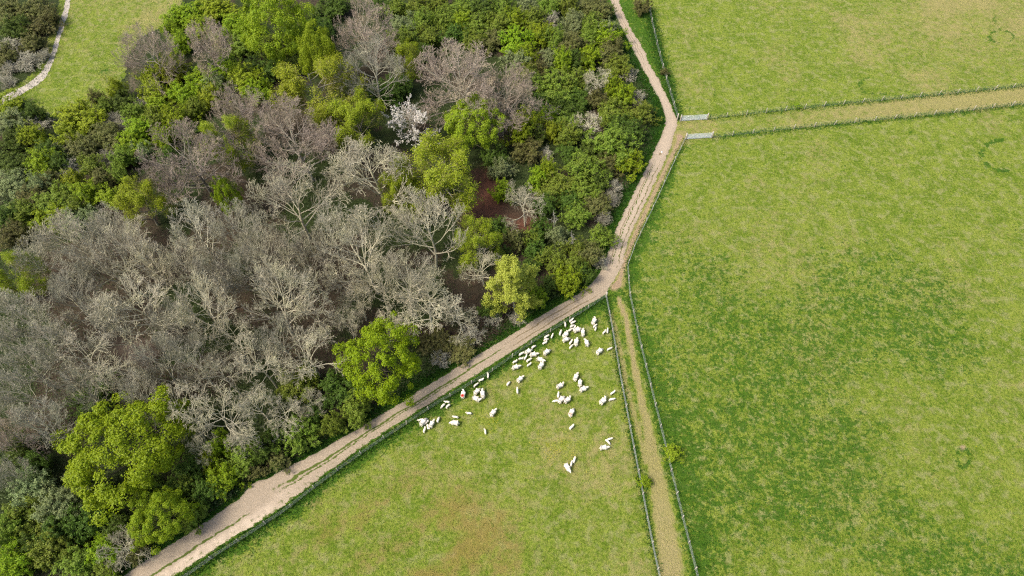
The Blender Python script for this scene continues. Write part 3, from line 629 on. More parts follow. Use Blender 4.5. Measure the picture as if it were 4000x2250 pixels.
PLANTS = [
 # hand-labelled landmarks
 ('ch',1035,294,62,8.5,'cherry tree covered in white blossom in a dark gap of the wood'),
 ('lb',1290,712,66,12.5,'tall pale lime birch at the wood edge just above the track'),
 ('ky',955,888,98,10.5,'large yellow-green tree touching the track beyond the sheep paddock'),
 ('ky',304,1122,138,11.5,'largest yellow-green tree, billowing crown near the lower corner of the wood'),
 ('bf',1150,195,112,15,'huge dome of pinkish-grey twigs behind the lime tree and white blossom'),
 ('bf',1275,240,85,13,'wide leafless lilac-grey tree leaning out right of the biggest pinkish dome'),
 ('kl',1190,305,68,10,'vivid lime tree between the white blossom and the green thicket'),
 ('kl',798,128,46,13,'bright lime crown poking up between a bare grey tree and an olive dome'),
 ('kb',690,55,92,13,'big bright green tree at the top edge of the wood'),
 ('bf',468,405,108,15,'broad grey-brown fuzzy dome standing above the pale bare trees'),
 ('bf',738,335,108,15,'broad pinkish fuzzy dome in the middle of the upper wood'),
 ('sp',800,225,98,13,'wide olive dome of opening leaves below the bright lime crown'),
 ('sp',1090,430,100,13,'large tree half covered in yellow-green leaf below the white blossom'),
 ('kl',568,487,30,10,'small vivid yellow-green tree alone among bare trees'),
 ('bf',365,122,68,11,'purple-grey twiggy tree overhanging the far meadow'),
 ('bf',527,105,50,12,'pinkish-brown twiggy tree between bright green bushes near the top'),
 ('sp',350,495,58,9,'yellow-green tree at the edge of the pale bare trees and left thicket'),
 ('ba',915,415,88,15,'pale bare brush-shaped tree right below the pinkish dome and blossom'),
 ('ba',735,478,95,15,'silvery bare tree with crooked white branches below the pinkish dome'),
 ('ba',1055,540,88,14,'pale bare fan-shaped tree in front of the half-leafed yellow tree'),
 ('ba',898,605,90,15,'tall bare tree with dark visible trunk in the middle of the wood'),
 ('bd',1062,772,85,10,'bare tree with yellowish limbs spread above the large track-side tree'),
 ('bd',1316,505,54,9,'pale many-stemmed bare tree beside the reddish leaf-litter clearing'),
 ('sn',1438,598,14,5,'bleached white dead snag standing in the thicket above the track fork'),
 ('sn',1392,545,13,5,'thin pale dead stem with short side branches in the dark thicket'),
 ('sn',700,1100,18,3,'small bleached dead tree leaning near the track below bare trees'),
 ('bd',1474,306,36,5,'small whitish bare tree shining out of the dark green thicket'),
 ('bd',1502,200,32,6,'thin grey dead-looking tree rising through the thicket near the track'),
 ('bd',1156,800,46,7,'small pinkish-grey bare tree above brown bramble beside the track'),
 ('bd',302,1375,48,6,'pale bare sapling between bright green bushes by the lower track'),
 ('ho',1610,18,22,3.4,'dark bush between the dirt track and the top end of the field fence'),
 ('ho',1672,181,9,1.6,'small brown bush grown into the field fence beside the track'),
 ('hy',1690,1139,19,1.9,'yellow-green bush growing through the big field fence'),
 ('hb',1622,1212,15,1.6,'green bush growing through the sheep paddock fence'),
 ('hb',2007,266,8,.9,'small green bush in the far lane fence'),
 ('bf',18,1085,46,10,'dark purplish twiggy tree on the left edge of the photo'),
 ('sp',40,690,52,10,'bare tree flecked with bright yellow leaf on the left edge'),
 ('sp',1030,142,32,9,'slim brown tree speckled with pale buds behind the white blossom'),
 # bare wood
 ('bf',920,72,70,14),('bg',930,155,70,14),('sp',890,290,66,11),('bf',600,275,62,12),('sp',575,352,60,11),
 ('ba',1042,682,76,14),('ba',760,622,52,14),('ba',648,612,68,14),('ba',706,722,88,15),('bd',800,775,50,10),('bd',776,885,72,11),('bd',650,902,62,11),
 ('bd',862,690,48,10),('bg',482,560,64,13),('ba',150,592,72,13),('ba',325,604,82,13),('bg',220,650,58,12),('ba',376,655,42,12),('ba',473,643,50,12),
 ('bg',547,668,50,12),('bg',610,655,52,13),('bg',166,716,62,12),('ba',328,762,88,14),('ba',503,748,70,14),('bg',55,770,60,12),('bg',130,838,62,12),
 ('bd',582,832,50,10),('bg',72,898,66,12),('bd',222,902,78,12),('bg',395,892,58,12),('bd',300,930,48,11),('bd',548,930,62,12),('bd',437,1020,68,10),
 ('bd',560,1030,74,11),('bd',640,1012,48,10),('bd',717,1042,48,7),('bd',786,1012,32,6),('bg',475,890,56,12),('bd',506,1120,32,7),('bd',600,1108,32,7),
 ('bg',100,1040,58,11),('bg',185,965,54,11),('bg',335,975,52,10),('bg',12,1185,36,9),('bg',430,800,50,12),('bg',250,790,52,12),('bg',20,840,50,11),('bg',20,985,55,11),
 ('bd',900,755,42,8),('bg',830,560,52,13),('bg',590,555,55,13),('bg',690,840,52,11),('ba',950,690,48,12),('bd',1216,668,48,8),('sp',1190,595,58,9),('bg',260,560,55,11),
 ('bg',75,640,45,10),('bd',975,810,42,8),('bd',870,800,40,8),('sp',1000,470,45,10),
 # top left corner and left thicket
 ('ho',30,30,36),('ho',95,22,34),('ho',106,68,30),('hd',40,72,34),('ho',82,112,28),('sc',25,118,34),('sc',70,158,36),('sc',20,172,34),('ho',128,45,20),('ho',10,140,26),('sc',110,140,18),('sc',18,205,20),
 ('hb',22,275,44,3.4),('hd',88,284,22),('hs',25,310,36),('sc',92,312,34),('hy',85,343,30),('hd',25,372,34),('hy',200,297,44),('hy',168,340,30),('ho',268,348,40),('ho',215,372,34),
 ('hd',120,385,30),('hb',112,410,34),('sc',146,378,22),('hd',40,418,34),('sc',175,425,30),('hm',232,420,28),('sc',270,398,28),('hs',32,468,42),('ho',85,500,32),('hy',183,455,24),
 ('hb',216,486,30),('hm',137,505,38),('hs',100,468,26),('ho',256,452,28),('hm',302,440,22),('hm',62,538,34),('hd',18,545,34),('hb',138,552,38),('hm',192,522,30),('hy',285,502,30),('hd',50,348,26),('hd',150,415,26),('ho',40,590,30),('hs',200,560,34),('ho',130,450,24),
 # meadow edge
 ('hy',295,226,20),('hd',306,258,28),('hm',264,272,20),('sc',290,302,24),('sc',318,318,22),('ho',245,250,16),('sc',345,265,22),
 ('hb',452,46,34),('hb',498,28,30),('hy',545,24,42),('hb',604,66,40),('hm',620,118,36),('hb',458,108,28),('hy',505,75,26),('hb',425,80,20),
 ('hy',386,196,34),('hy',436,182,36),('hy',400,236,32),('hb',508,200,36),('hb',463,236,32),('hb',568,168,34),('hd',640,172,36),('hy',612,204,38),('hd',684,182,32),('hm',694,122,36),('hb',728,104,40),('hd',746,152,30),('hm',560,110,30),
 ('hb',441,299,32),('hy',400,268,28),('hb',352,324,34),('hb',336,364,32),('hs',362,388,24),('hb',410,352,26),('hm',390,304,28),('hy',530,249,30),('hs',545,214,24),('hb',651,232,28),('hd',470,330,26),('hm',490,275,26),('hd',575,225,26),('hm',340,285,28),('hd',425,395,20),('hm',310,400,24),
 ('hd',800,35,36),('hd',850,20,34),('hd',815,75,28),('hd',770,60,28),('hd',960,240,34),('hd',1000,220,30),('hd',960,20,28),
 # upper thicket
 ('hm',1000,22,30),('hm',1052,18,30),('hm',1110,14,30),('hm',1165,18,30),('hd',1215,20,30),('hm',1270,16,30),('hs',1325,18,28),('hm',1380,18,28),('hm',1432,20,28),('ho',1478,18,28),('ho',1515,28,26),
 ('hs',1012,64,32),('hm',1062,54,30),('hm',1120,50,30),('hy',1162,54,26),('hm',1202,62,30),('hm',1252,60,30),('hb',1300,48,28),('sc',1385,46,24),('hs',1442,58,28),('hm',1487,66,28),('hs',1530,82,30),('hm',1345,45,26),
 ('hm',1012,104,32),('hm',1082,98,32),('hd',1142,92,30),('hm',1192,108,30),('ho',1242,106,30),('hb',1358,88,32),('hb',1300,108,36),('hm',1397,100,26),('ho',1442,110,32),('hb',1525,96,34),('hm',1480,98,26),
 ('hb',1325,140,26),('hs',1300,160,30),('ho',1355,176,28),('hs',1386,152,26),('hb',1416,156,26),('hb',1484,146,32),('ho',1530,142,28),('hm',1556,170,28),('hd',1062,134,30),('hd',1440,150,26),('ho',1540,118,24),
 ('hm',1328,190,28),('hd',1352,214,28),('hm',1398,224,42),('hm',1446,202,34),('hb',1540,218,26),('hb',1568,240,28),('sc',1580,190,24),('sc',1602,246,20),('hd',1480,210,26),
 ('hd',1372,262,32),('hd',1448,254,30),('ho',1502,250,26),('hd',1410,268,28),('hm',1536,284,38),('hm',1606,288,34),('hd',1590,330,28),('hd',1560,318,26),('hd',1440,290,26),
 ('hb',1316,322,42,6),('hb',1380,290,22),('hm',1420,316,30),('hy',1390,333,20),('hm',1430,338,32),('hd',1350,340,26),
 ('hm',1536,366,52,5.5),('hb',1585,410,30),('ho',1528,414,28),('hm',1468,426,42,5),('ho',1330,380,30),('sc',1372,390,22),('hd',1238,402,32),('hs',1262,426,28),('hy',1377,430,18,5),('hb',1352,448,26),('hm',1404,468,42),('hm',1473,480,30),('hd',1490,380,30),('hd',1430,390,28),('hd',1510,450,28),
 ('hb',1266,484,24),('hm',1450,543,32),('ho',1502,518,28),('sc',1540,503,22),('sc',1546,470,20),('hm',1507,596,30),('hs',1400,594,24),('hd',1250,575,26),('hd',1430,510,26),('hd',1370,520,26),('hd',1360,580,24),('sc',1520,550,20),
 ('hm',1396,655,32),('hm',1442,672,30),('hb',1430,710,34),('hd',1378,722,24),('hb',1350,748,22),('ho',1486,642,28),('hm',1450,628,24),('ho',1298,602,28),('hd',1345,628,26),('sc',1508,660,18),('hd',1330,680,26),('hm',1342,600,22),('hd',1470,690,20),('hd',1250,640,24),
 # along the lower track and lower left
 ('kb',402,1292,66,7),('hm',482,1296,32,3.4),('hb',566,1206,34,3.6),('hs',94,1230,48,6),('hs',155,1272,50,6),('hs',214,1234,34,6),('hm',66,1298,48,5),('hd',150,1335,42,5),('hd',228,1312,46,5),('hm',140,1382,52,5),('hb',34,1428,48,5),('hm',18,1335,38,5),('hd',82,1368,34,4),('hm',205,1420,44,4),('hb',262,1388,34),('hm',272,1436,30,3),('hd',306,1330,32),('ho',345,1390,22,2.6),
 ('hb',552,1126,30),('hm',615,1152,36),('hd',662,1132,30),('ho',700,1160,24,2.4),('hm',760,1090,38),('hm',752,968,42),('hd',846,975,48),('hm',895,1032,36),('hm',838,1068,24),('hd',482,1180,36),('hd',520,1234,30),('hd',440,1242,30),('ho',640,1182,22,2.2),('hb',530,1160,22),('hd',700,1090,28),('hd',795,1045,26),('ho',1100,860,34,2.2),('sc',1180,845,30,1.8),('sc',1240,800,26,1.6),('ho',1160,880,30,1.8),('sc',1110,905,26,1.6),('hd',1225,775,24),('sc',1300,800,20,1.4),('hd',50,1130,36),('hd',90,1170,30),('hm',470,1225,26),('hd',230,1005,44),('hd',380,1230,26),
]
LAND = [('white blossom tree', 1035, 292), ('tall lime birch', 1290, 712), ('track-side yellow-green tree', 955, 888), ('largest yellow-green tree', 302, 1118), ('biggest pinkish dome', 1150, 195), ('lime crown', 798, 128),
        ('big bright green tree', 690, 55), ('grey-brown fuzzy dome', 468, 405), ('middle pinkish dome', 738, 335), ('small yellow-green tree', 568, 487), ('meadow corner', 265, 262), ('chalk path bend', 120, 175), ('bare earth clearing', 345, 885),
        ('bleached white snag', 1438, 598), ('upper metal gate', 1744, 298), ('whitish bare tree', 1474, 306), ('topmost bend of the dirt track', 1590, 110), ('silvery crooked bare tree', 735, 478), ('yellow-flecked tree', 40, 690), ('track notch', 650, 1206), ('dark-trunked bare tree', 898, 605), ('left yellow-green tree', 350, 495), ('reddish clearing', 1225, 500), ('purple meadow tree', 365, 122)]
ORD = ['nearest', 'second nearest', 'third nearest', 'fourth nearest', 'fifth nearest', 'sixth nearest', 'seventh nearest', 'eighth nearest', 'ninth nearest', 'tenth nearest', 'eleventh nearest', 'twelfth nearest']
auto = {}
for i, p in enumerate(PLANTS):
    if len(p) > 5: continue
    ds = sorted((math.hypot(p[1] - lx, (p[2] - ly) * 1.3), nm, lx, ly) for nm, lx, ly in LAND)
    dd, nm, lx, ly = ds[0]
    dx, dy = p[1] - lx, p[2] - ly
    dr = ('right of' if dx > 0 else 'left of') if abs(dx) > abs(dy) else ('in front of' if dy > 0 else 'behind')
    auto.setdefault((KIND[p[0]][3], dr, nm), []).append((dd, i))
LAB = {}
for (ph, dr, nm), li in auto.items():
    li.sort()
    for q, (_, i) in enumerate(li):
        LAB[i] = f'{ph} {dr} the {nm}' if len(li) == 1 else f'{ORD[q]} {ph} {dr} the {nm}'
prng = random.Random(5)
count = {}
for i, p in enumerate(PLANTS):
    kd, vx, vy, rv = p[:4]; pk, name, cat, phrase, h0, lm, bm = KIND[kd]
    h = p[4] if len(p) > 4 else h0 * prng.uniform(.85, 1.15)
    vs = PROTO[pk]; j = count.get(pk, 0); count[pk] = j + 1
    parts, r0, hp, cz = vs[j % len(vs)]
    zc = cz * h * (.92 if pk in ('h', 'sc') else 1.0)
    x, y = g(vx, vy, zc); x = float(x); y = float(y)
    r = rv * {'h': 1.22, 'ba': 1.24, 'bd': 1.24, 'bf': 1.2, 'sp': 1.12, 'sc': 1.15}.get(pk, 1.08) * K_V * depth(x, y, zc) / F_PX
    sxy, sz = r / r0, h / hp
    root = empty(name, (x, y, 0), prng.uniform(0, 6.28)); root.scale = (sxy * prng.uniform(.95, 1.05), sxy * prng.uniform(.95, 1.05), sz)
    tag(root, p[5] if len(p) > 5 else LAB[i], cat, GROUP.get(pk))
    for nm, me, dm in parts:
        o = bpy.data.objects.new(nm, me); link(o, root)
        m2 = None
        if nm in ('crown', 'foliage', 'twigs') and lm and not (pk == 'sp' and nm == 'crown'): m2 = lm
        if bm and (nm == 'twigs' or pk in ('ba', 'bd', 'sn')): m2 = bm
        if m2 and m2 != dm: o.material_slots[0].link = 'OBJECT'; o.material_slots[0].material = M[m2]

# ------------------------------------------------------------------ fences and gates
def post_mesh(h, r, lean=0):
    return tubes(np.array([[[0, 0, -.1], [lean * .5, 0, h * .5], [lean, 0, h], [lean, 0, h + .015]]]), np.array([[r, r, r * .95, .004]]), 6)
PM = mesh('post', *post_mesh(1.15, .06), M['timber']); PB = mesh('strainer_post', *post_mesh(1.35, .11), M['timber'])
def fence(key, label, space, wr, upto=None):
    ln = GF[key]; s = np.r_[0, np.cumsum(np.hypot(*np.diff(ln, axis=0).T))]; L = s[-1]
    root = empty('fence', (*ln[0], 0)); tag(root, label, 'fence', 'stock fences round the fields'); o0 = np.array([*ln[0], 0])
    at = lambda t: np.array([np.interp(t, s, ln[:, 0]), np.interp(t, s, ln[:, 1])])
    n = int(L / space); rg = random.Random(hash(key) % 7 if False else ord(key))
    corner = set()
    for i in range(n + 1):
        q = at(i * L / n); o = bpy.data.objects.new('post', PB if i in (0, n) else PM); link(o, root)
        o.location = (q[0] - o0[0], q[1] - o0[1], rg.uniform(-.08, .05)); o.rotation_euler = (rg.uniform(-.05, .05), rg.uniform(-.05, .05), rg.uniform(0, 6.28))
    k = max(2, int(L / .6)); tt = np.linspace(0, L, k); P = np.array([at(t) for t in tt]) - o0[:2]
    sag = .02 * np.abs(np.sin(tt / space * math.pi)); prt = []
    for z in (.12, .26, .40, .56, .76, .98):
        prt.append(tubes(np.concatenate([P, (z - sag)[:, None]], 1)[None], np.full((1, k), wr if z < .9 else wr * 1.3), 4))
    tv = np.arange(.15, L, .3); Q = np.array([at(t) for t in tv]) - o0[:2]; a = np.concatenate([Q, np.full((len(Q), 1), .1)], 1); b = np.concatenate([Q, np.full((len(Q), 1), .76)], 1)
    prt.append(tubes(np.stack([a, b], 1), np.full((len(Q), 2), wr * .8), 3))
    link(bpy.data.objects.new('wire_netting', mesh('wire_netting', *join(prt), M['wire'])), root)
fence('A', 'wire fence between the dirt track verge and the far field', 3.3, .0045)
fence('B', 'far fence of the lane with pale posts, running from the upper gate', 3.55, .004)
fence('C', 'near fence of the lane with pale posts, running from the lower gate', 3.55, .004)
fence('D', 'long wire fence round the big field, running from the lower gate', 2.9, .005)
fence('E', 'pale netting fence between the sheep paddock and the grass lane', 2.9, .0065)
fence('F', 'netting fence between the sheep paddock and the dirt track', 3.4, .004)

def gate(a, b, label):
    A, B = gl([a, b]); v = B - A; L = float(np.hypot(*v)); root = empty('field_gate', (*A, 0), math.atan2(v[1], v[0])); tag(root, label, 'gate', 'metal field gates')
    for px in (-.14, L + .14):
        o = bpy.data.objects.new('gate_post', mesh('gate_post', *post_mesh(1.5, .12), M['timber'])); link(o, root); o.location = (px, 0, 0)
    fr = [rod((.02, 0, z), (L - .02, 0, z), .024, 8) for z in (.14, 1.22)] + [rod((x, 0, .14), (x, 0, 1.22), .026, 8) for x in (.02, L - .02)]
    link(bpy.data.objects.new('gate_frame', mesh('gate_frame', *join(fr), M['galv'], True)), root)
    for z in (.30, .46, .63, .81, 1.01):
        link(bpy.data.objects.new('bar', mesh('bar', *rod((.03, 0, z), (L - .03, 0, z), .036, 8), M['galv'], True)), root)
    for x in (L * .34, L * .67):
        link(bpy.data.objects.new('brace', mesh('brace', *rod((x, .03, .14), (x, .03, 1.22), .018, 6), M['galv'], True)), root)
    link(bpy.data.objects.new('brace', mesh('brace', *rod((.05, -.03, .16), (L * .34, -.03, 1.2), .018, 6), M['galv'], True)), root)
    link(bpy.data.objects.new('latch', mesh('latch', *join([box((L + .02, 0, .9), (.16, .03, .05)), box((L - .05, .03, .93), (.03, .03, .14))]), M['galv'])), root)
    for z in (.3, 1.08): link(bpy.data.objects.new('hinge', mesh('hinge', *box((-.04, 0, z), (.14, .035, .05)), M['galv'])), root)
gate((1713, 305), (1776, 301), 'silver barred field gate at the mouth of the lane, farther of the pair')
gate((1727, 351), (1788, 347), 'silver barred field gate into the big field, nearer of the pair')
for vxp, vyp, hh, lb in ((1703, 302, 1.5, 'stout pale post beside the upper gate at the track bend'), (1437, 762, 1.2, None)):
    if lb:
        x, y = g(vxp, vyp); o = bpy.data.objects.new('gatepost', mesh('gatepost', *post_mesh(hh, .12), M['timber'])); link(o); o.location = (float(x), float(y), 0); tag(o, lb, 'post')
# pale stone in a damp patch on the track
rs = np.random.default_rng(3)
x, y = g(1665, 383)
import bmesh
bm_ = bmesh.new(); bmesh.ops.create_icosphere(bm_, subdivisions=2, radius=.16)
for v in bm_.verts: v.co = v.co * rs.uniform(.85, 1.15) * 1; v.co.z *= .6
me = bpy.data.meshes.new('stone'); bm_.to_mesh(me); bm_.free(); me.materials.append(M['stone'])
o = link(bpy.data.objects.new('stone', me)); o.location = (float(x), float(y), .06); tag(o, 'small white stone lying on the dirt track below the gates', 'stone')

# ------------------------------------------------------------------ sheep
def skin_mesh(name, nodes, edges, mats, sub=2):
    me = bpy.data.meshes.new(name + '_skel'); me.from_pydata([n[:3] for n in nodes], edges, []); o = bpy.data.objects.new(name + '_skel', me); S.collection.objects.link(o)
    md = o.modifiers.new('skin', 'SKIN'); md.use_smooth_shade = True
    for i, n in enumerate(nodes):
        sv = me.skin_vertices[0].data[i]; sv.radius = (n[3], n[4] if len(n) > 4 else n[3]); sv.use_root = (i == 0)
    sb = o.modifiers.new('sub', 'SUBSURF'); sb.levels = sub; sb.render_levels = sub
    dg = bpy.context.evaluated_depsgraph_get(); out = bpy.data.meshes.new_from_object(o.evaluated_get(dg)); out.name = name
    bpy.data.objects.remove(o); bpy.data.meshes.remove(me)
    out.materials.clear()
    for m in mats: out.materials.append(m)
    for p in out.polygons: p.use_smooth = True
    return out
def sheep_mesh(name, ewe, pose, mat):
    """standing on z = 0, facing +x"""
    if ewe:   bz, rb, lg, ll = .62, .325, .05, 1.0
    else:     bz, rb, lg, ll = .62, .235, .048, 1.0
    N = [(-.12, 0, bz, rb, rb * 1.08), (-.42, 0, bz - .01, rb * .92, rb), (-.56, 0, bz - .02, rb * .55, rb * .6), (.18, 0, bz, rb * .98, rb), (.42, 0, bz + .01, rb * .78, rb * .82)]
    E = [(0, 1), (1, 2), (0, 3), (3, 4)]
    if pose == 'graze': hd = [(.60, 0, bz - .10, .13), (.74, 0, bz - .30, .10), (.84, 0, bz - .46, .075), (.90, 0, bz - .54, .05)]
    elif pose == 'up':  hd = [(.56, 0, bz + .14, .12), (.64, 0, bz + .30, .10), (.76, 0, bz + .29, .08), (.88, 0, bz + .22, .05)]
    elif pose == 'turn': hd = [(.57, .05, bz + .05, .13), (.66, .16, bz + .10, .10), (.70, .28, bz + .06, .08), (.70, .38, bz - .01, .05)]
    else:               hd = [(.58, -.02, bz + .03, .13), (.72, -.04, bz + .06, .105), (.84, -.06, bz + .01, .08), (.95, -.07, bz - .05, .05)]
    b = len(N); N += hd; E += [(4, b), (b, b + 1), (b + 1, b + 2), (b + 2, b + 3)]
    hx, hy, hz = hd[1][:3]; sd = 1.0
    for s in (-1, 1):                                   # ears
        dx, dy = (0.0, s) if pose != 'turn' else (-s * .8, s * .5)
        i = len(N); N += [(hx + dx * .09 - .02, hy + dy * .10, hz + .03, .035, .02), (hx + dx * .19 - .04, hy + dy * .20, hz + .01, .02, .012)]; E += [(b + 1, i), (i, i + 1)]
    for k, (lx, fx) in enumerate(((-.46, -.06), (.40, .03))):
        for s in (-1, 1):
            st = .05 * (1 if (k + (s > 0)) % 2 else -1); i = len(N); wy = rb * .55 * s
            if k == 0: N += [(lx, wy, bz - .20, .095, .11), (lx - .08 + st, wy, .27, .045), (lx - .03 + st, wy, .13, .036), (lx - .02 + st, wy, .02, .042)]
            else:      N += [(lx, wy, bz - .20, .085, .10), (lx + .02 + st, wy, .28, .042), (lx + .01 + st, wy, .13, .034), (lx + .03 + st, wy, .02, .042)]
            E += [(1 if k == 0 else 4, i), (i, i + 1), (i + 1, i + 2), (i + 2, i + 3)]
    i = len(N); N += [(-.66, 0, bz - .02, .05), (-.72, 0, bz - .16, .04), (-.73, 0, bz - .30, .03)]; E += [(2, i), (i, i + 1), (i + 1, i + 2)]
    k = .96 if ewe else .84
    N = [(n[0] * k, n[1] * (1.0 if ewe else 1.0), *n[2:]) for n in N]
    return skin_mesh(name, N, E, [mat])
def marked(name, c, r, amt, base):
    s = NT(name); tc = s.n('ShaderNodeTexCoord'); v = s.n('ShaderNodeVectorMath', operation='DISTANCE'); s.t.links.new(tc.outputs['Object'], v.inputs[0]); v.inputs[1].default_value = (-.36, 0, .86)
    nz = s.noise(7, 3, .6, tc.outputs['Object']); f = s.ramp(s.math('ADD', v.outputs['Value'], s.math('MULTIPLY', s.math('SUBTRACT', nz, .5), .25)), r + .1, r - .06)
    x = s.n('ShaderNodeMapRange'); s.put(x.inputs[0], s.math('ADD', v.outputs['Value'], s.math('MULTIPLY', s.math('SUBTRACT', nz, .5), .2))); x.inputs[1].default_value = r + .1; x.inputs[2].default_value = r - .06; x.inputs[3].default_value = 0; x.inputs[4].default_value = amt
    s.bsdf(s.mix(x.outputs[0], base, c), .95); return s.m
M['red'] = marked('fleece_red_mark', (.70, .03, .02), .22, 1.0, (.72, .67, .57)); M['pink'] = marked('fleece_faint_mark', (.68, .38, .27), .24, .7, (.72, .66, .55))
EW = [sheep_mesh('ewe_body', True, p, M['fleece']) for p in ('graze', 'level', 'turn')]
LM = [sheep_mesh('lamb_body', False, p, M['fleece']) for p in ('up', 'level', 'graze', 'turn')]
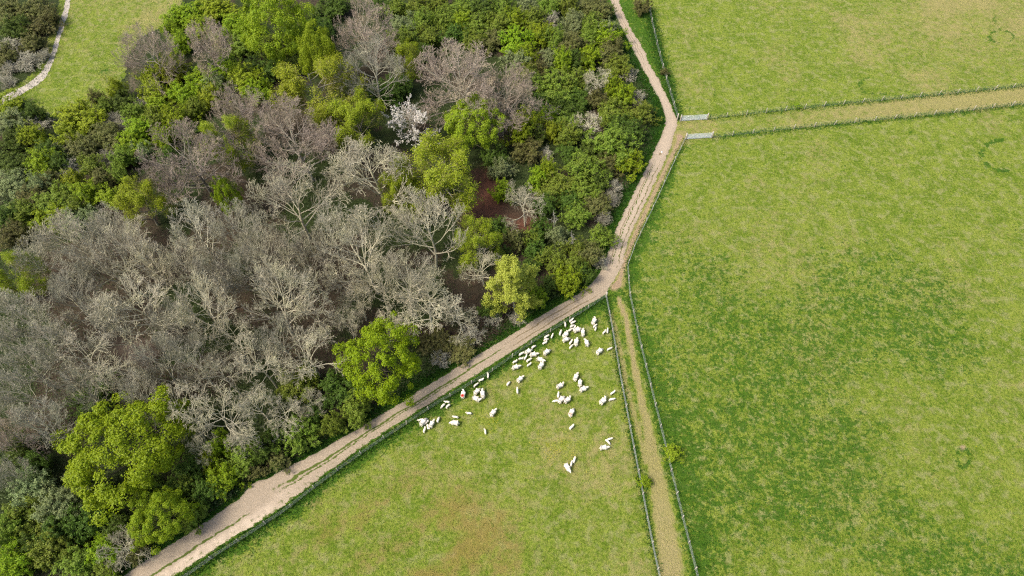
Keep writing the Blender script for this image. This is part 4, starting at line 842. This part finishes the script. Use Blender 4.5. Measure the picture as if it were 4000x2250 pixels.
# (crop x, crop y, E/L, heading in degrees on the photo, label)
SHEEP = [
 (1516,105,'L',38,'lamb nearest the track fence at the head of the top lamb line, facing uphill'),
 (1529,122,'L',30,'second lamb of the top line, tucked below the head lamb'),
 (1525,150,'L',25,'third lamb of the top line, side by side with a narrower lamb'),
 (1466,137,'L',92,'lone slim lamb standing straight by the track fence near the corner'),
 (1540,168,'L',62,'narrow lamb squeezed between the third line lamb and a large ewe'),
 (1506,183,'L',38,'fat lamb just above the ewe pair in the corner flock'),
 (1566,180,'E',22,'large ewe with ears out at the end of the top lamb line'),
 (1608,203,'E',88,'ewe standing straight beside the end of the top lamb line'),
 (1699,110,'E',62,'ewe nearest the corner post, above a pair of lambs'),
 (1706,150,'L',45,'upper lamb of the overlapping pair below the corner ewe'),
 (1712,171,'L',72,'lower lamb of the overlapping pair below the corner ewe'),
 (1783,199,'L',45,'lamb lying against its twin at the lane fence'),
 (1807,188,'L',86,'upright lamb of the twins pressed to the lane fence'),
 (1427,204,'L',74,'slim lamb alone between the track fence and the ewe pair'),
 (1470,220,'E',48,'upper ewe of the touching ewe pair in the corner flock'),
 (1474,260,'E',22,'lower ewe of the touching ewe pair in the corner flock'),
 (1360,231,'L',66,'thin lamb right of the three stacked lambs by the track fence'),
 (1315,236,'L',34,'top lamb of the three stacked lambs by the track fence'),
 (1313,260,'L',20,'middle lamb of the three stacked lambs by the track fence'),
 (1303,286,'L',22,'bottom lamb of the three stacked lambs by the track fence'),
 (1512,281,'L',55,'upper lamb of two beside the upright ewe below the ewe pair'),
 (1513,317,'L',48,'lower lamb of two beside the upright ewe below the ewe pair'),
 (1554,279,'E',78,'upright ewe right of two lambs below the ewe pair'),
 (1638,285,'E',106,'ewe facing back to the corner, outermost below the corner flock'),
 (1744,353,'E',40,'lone ewe near the lane fence with one lamb ahead of it'),
 (1823,336,'L',28,'small lamb touching the lane fence ahead of a lone ewe'),
 (1212,318,'L',35,'lamb ahead of the two ewes beside the track fence posts'),
 (1170,355,'E',30,'ewe right behind a lamb beside the track fence'),
 (1213,381,'E',12,'long ewe stretched out below the ewe at the track fence'),
 (1113,374,'L',32,'big lamb nearest the track fence left of two ewes'),
 (1318,359,'E',38,'ewe standing apart right of the fence-side ewes'),
 (1110,415,'L',8,'lamb with its nose against another lamb below the fence-side ewes'),
 (1145,405,'L',58,'lamb nudged from behind by another below the fence-side ewes'),
 (1172,426,'L',35,'lamb under the long stretched ewe'),
 (1268,424,'E',-14,'ewe with rounded back above another ewe, turned downhill'),
 (1062,439,'L',24,'small lamb by the track fence above a grazing ewe'),
 (1175,463,'L',34,'lowest lamb of the fence-side flock'),
 (1069,483,'E',18,'grazing ewe lowest and leftmost of the fence-side flock'),
 (1273,468,'E',52,'egg-shaped ewe directly below the round-backed ewe'),
 (842,549,'L',86,'straight lamb at the track fence between two flocks'),
 (788,587,'L',20,'lamb walking along the track fence above a hunched lamb'),
 (744,627,'L',40,'hunched lamb at the track fence above three ewes'),
 (1007,614,'L',52,'lamb walking uphill beside a lone mid-paddock ewe'),
 (1102,579,'E',42,'lone ewe in mid-paddock with a lamb on either side'),
 (641,700,'ER',74,'ewe with a red paint mark on its rump by the track fence'),
 (754,678,'E',45,'upper left ewe of three bunched ewes right of the red-marked ewe'),
 (797,698,'E',96,'upright ewe of three bunched right of the red-marked ewe'),
 (750,741,'E',-22,'lowest ewe of three bunched, facing down to the right'),
 (1078,672,'L',95,'upright lamb alone below the mid-paddock ewe'),
 (508,765,'L',176,'top lamb of three huddled at the track fence'),
 (475,796,'L',222,'left lamb of three huddled at the track fence'),
 (515,799,'L',218,'right lamb of three huddled at the track fence'),
 (684,857,'L',178,'lone lamb sideways on open grass below the red-marked ewe'),
 (577,887,'L',172,'lamb standing just above a broad sideways ewe'),
 (568,934,'E',172,'broad ewe standing sideways below a lamb'),
 (884,850,'E',52,'lone ewe striding uphill on open grass'),
 (290,912,'L',198,'lamb half hidden behind the leftmost ewe'),
 (318,925,'E',50,'leftmost ewe of the flock, between two lambs'),
 (344,929,'L',222,'lamb between the two leftmost ewes'),
 (355,968,'L',282,'lamb in front of the second leftmost ewe'),
 (328,990,'L',72,'lowest lamb of the leftmost family'),
 (388,940,'E',62,'second leftmost ewe with a lamb at its side'),
 (439,906,'L',70,'lamb apart to the right of the leftmost family'),
 (819,1002,'L',97,'lone upright lamb lowest on the open slope'),
 (1552,562,'E',66,'top ewe of the diagonal row of three'),
 (1427,633,'ED',28,'grubby grey-backed ewe turned sideways near a lamb'),
 (1585,609,'E',84,'middle ewe of the diagonal row of three'),
 (1615,659,'E',24,'lowest ewe of the diagonal row of three'),
 (1409,708,'L',86,'upright lamb behind the cream ewe pair'),
 (1436,743,'E',46,'left ewe of the cream ewe pair beside two lambs'),
 (1387,757,'L',184,'lamb sideways at the tail of the cream ewe pair'),
 (1486,747,'ED',36,'dingier right ewe of the cream ewe pair'),
 (1850,691,'L',34,'upper lamb of two near the lane fence with a ewe'),
 (1844,744,'L',14,'lower lamb of two near the lane fence with a ewe'),
 (1773,755,'E',42,'ewe left of two lambs near the lane fence'),
 (1517,848,'EP',62,'cream ewe with a faint pinkish rump mark'),
 (1518,967,'L',44,'lone lamb above the yellow flower patch'),
 (1827,1064,'L',20,'upper lamb of two above a sideways ewe near the lane fence'),
 (1811,1088,'L',-42,'lower lamb of two above a sideways ewe near the lane fence'),
 (1782,1134,'E',8,'sideways ewe below two lambs near the lane fence'),
 (1539,1232,'L',74,'upper lamb of two beside the lowest ewe'),
 (1515,1263,'L',78,'lower lamb of two beside the lowest ewe'),
 (1485,1298,'E',-56,'lowest ewe, head down below the yellow flower patch'),
]
for i, (cx, cy, ty, ang, lb) in enumerate(SHEEP):
    vx, vy = 966 + cx / 3.214, 773 + cy / 3.214; ew = ty[0] == 'E'
    sc_ = prng.uniform(.86, .97) if ew else prng.uniform(.60, .70); z = .52 * sc_
    x, y = g(vx, vy, z); a = R(ang); x2, y2 = g(vx + 6 * math.cos(a), vy - 6 * math.sin(a), z)
    me = EW[i % 3] if ew else LM[i % 4]
    o = bpy.data.objects.new('ewe' if ew else 'lamb', me); link(o)
    rz = math.atan2(float(y2 - y), float(x2 - x)); o.rotation_euler = (0, 0, rz)
    o.location = (float(x) - .05 * math.cos(rz), float(y) - .05 * math.sin(rz), 0); o.scale = (sc_, sc_ * prng.uniform(.92, 1.08), sc_)
    tag(o, lb, 'sheep' if ew else 'lamb', 'sheep and lambs in the paddock')
    mm = {'ER': 'red', 'EP': 'pink', 'ED': 'fleece_dirty'}.get(ty)
    if mm: o.material_slots[0].link = 'OBJECT'; o.material_slots[0].material = M[mm]
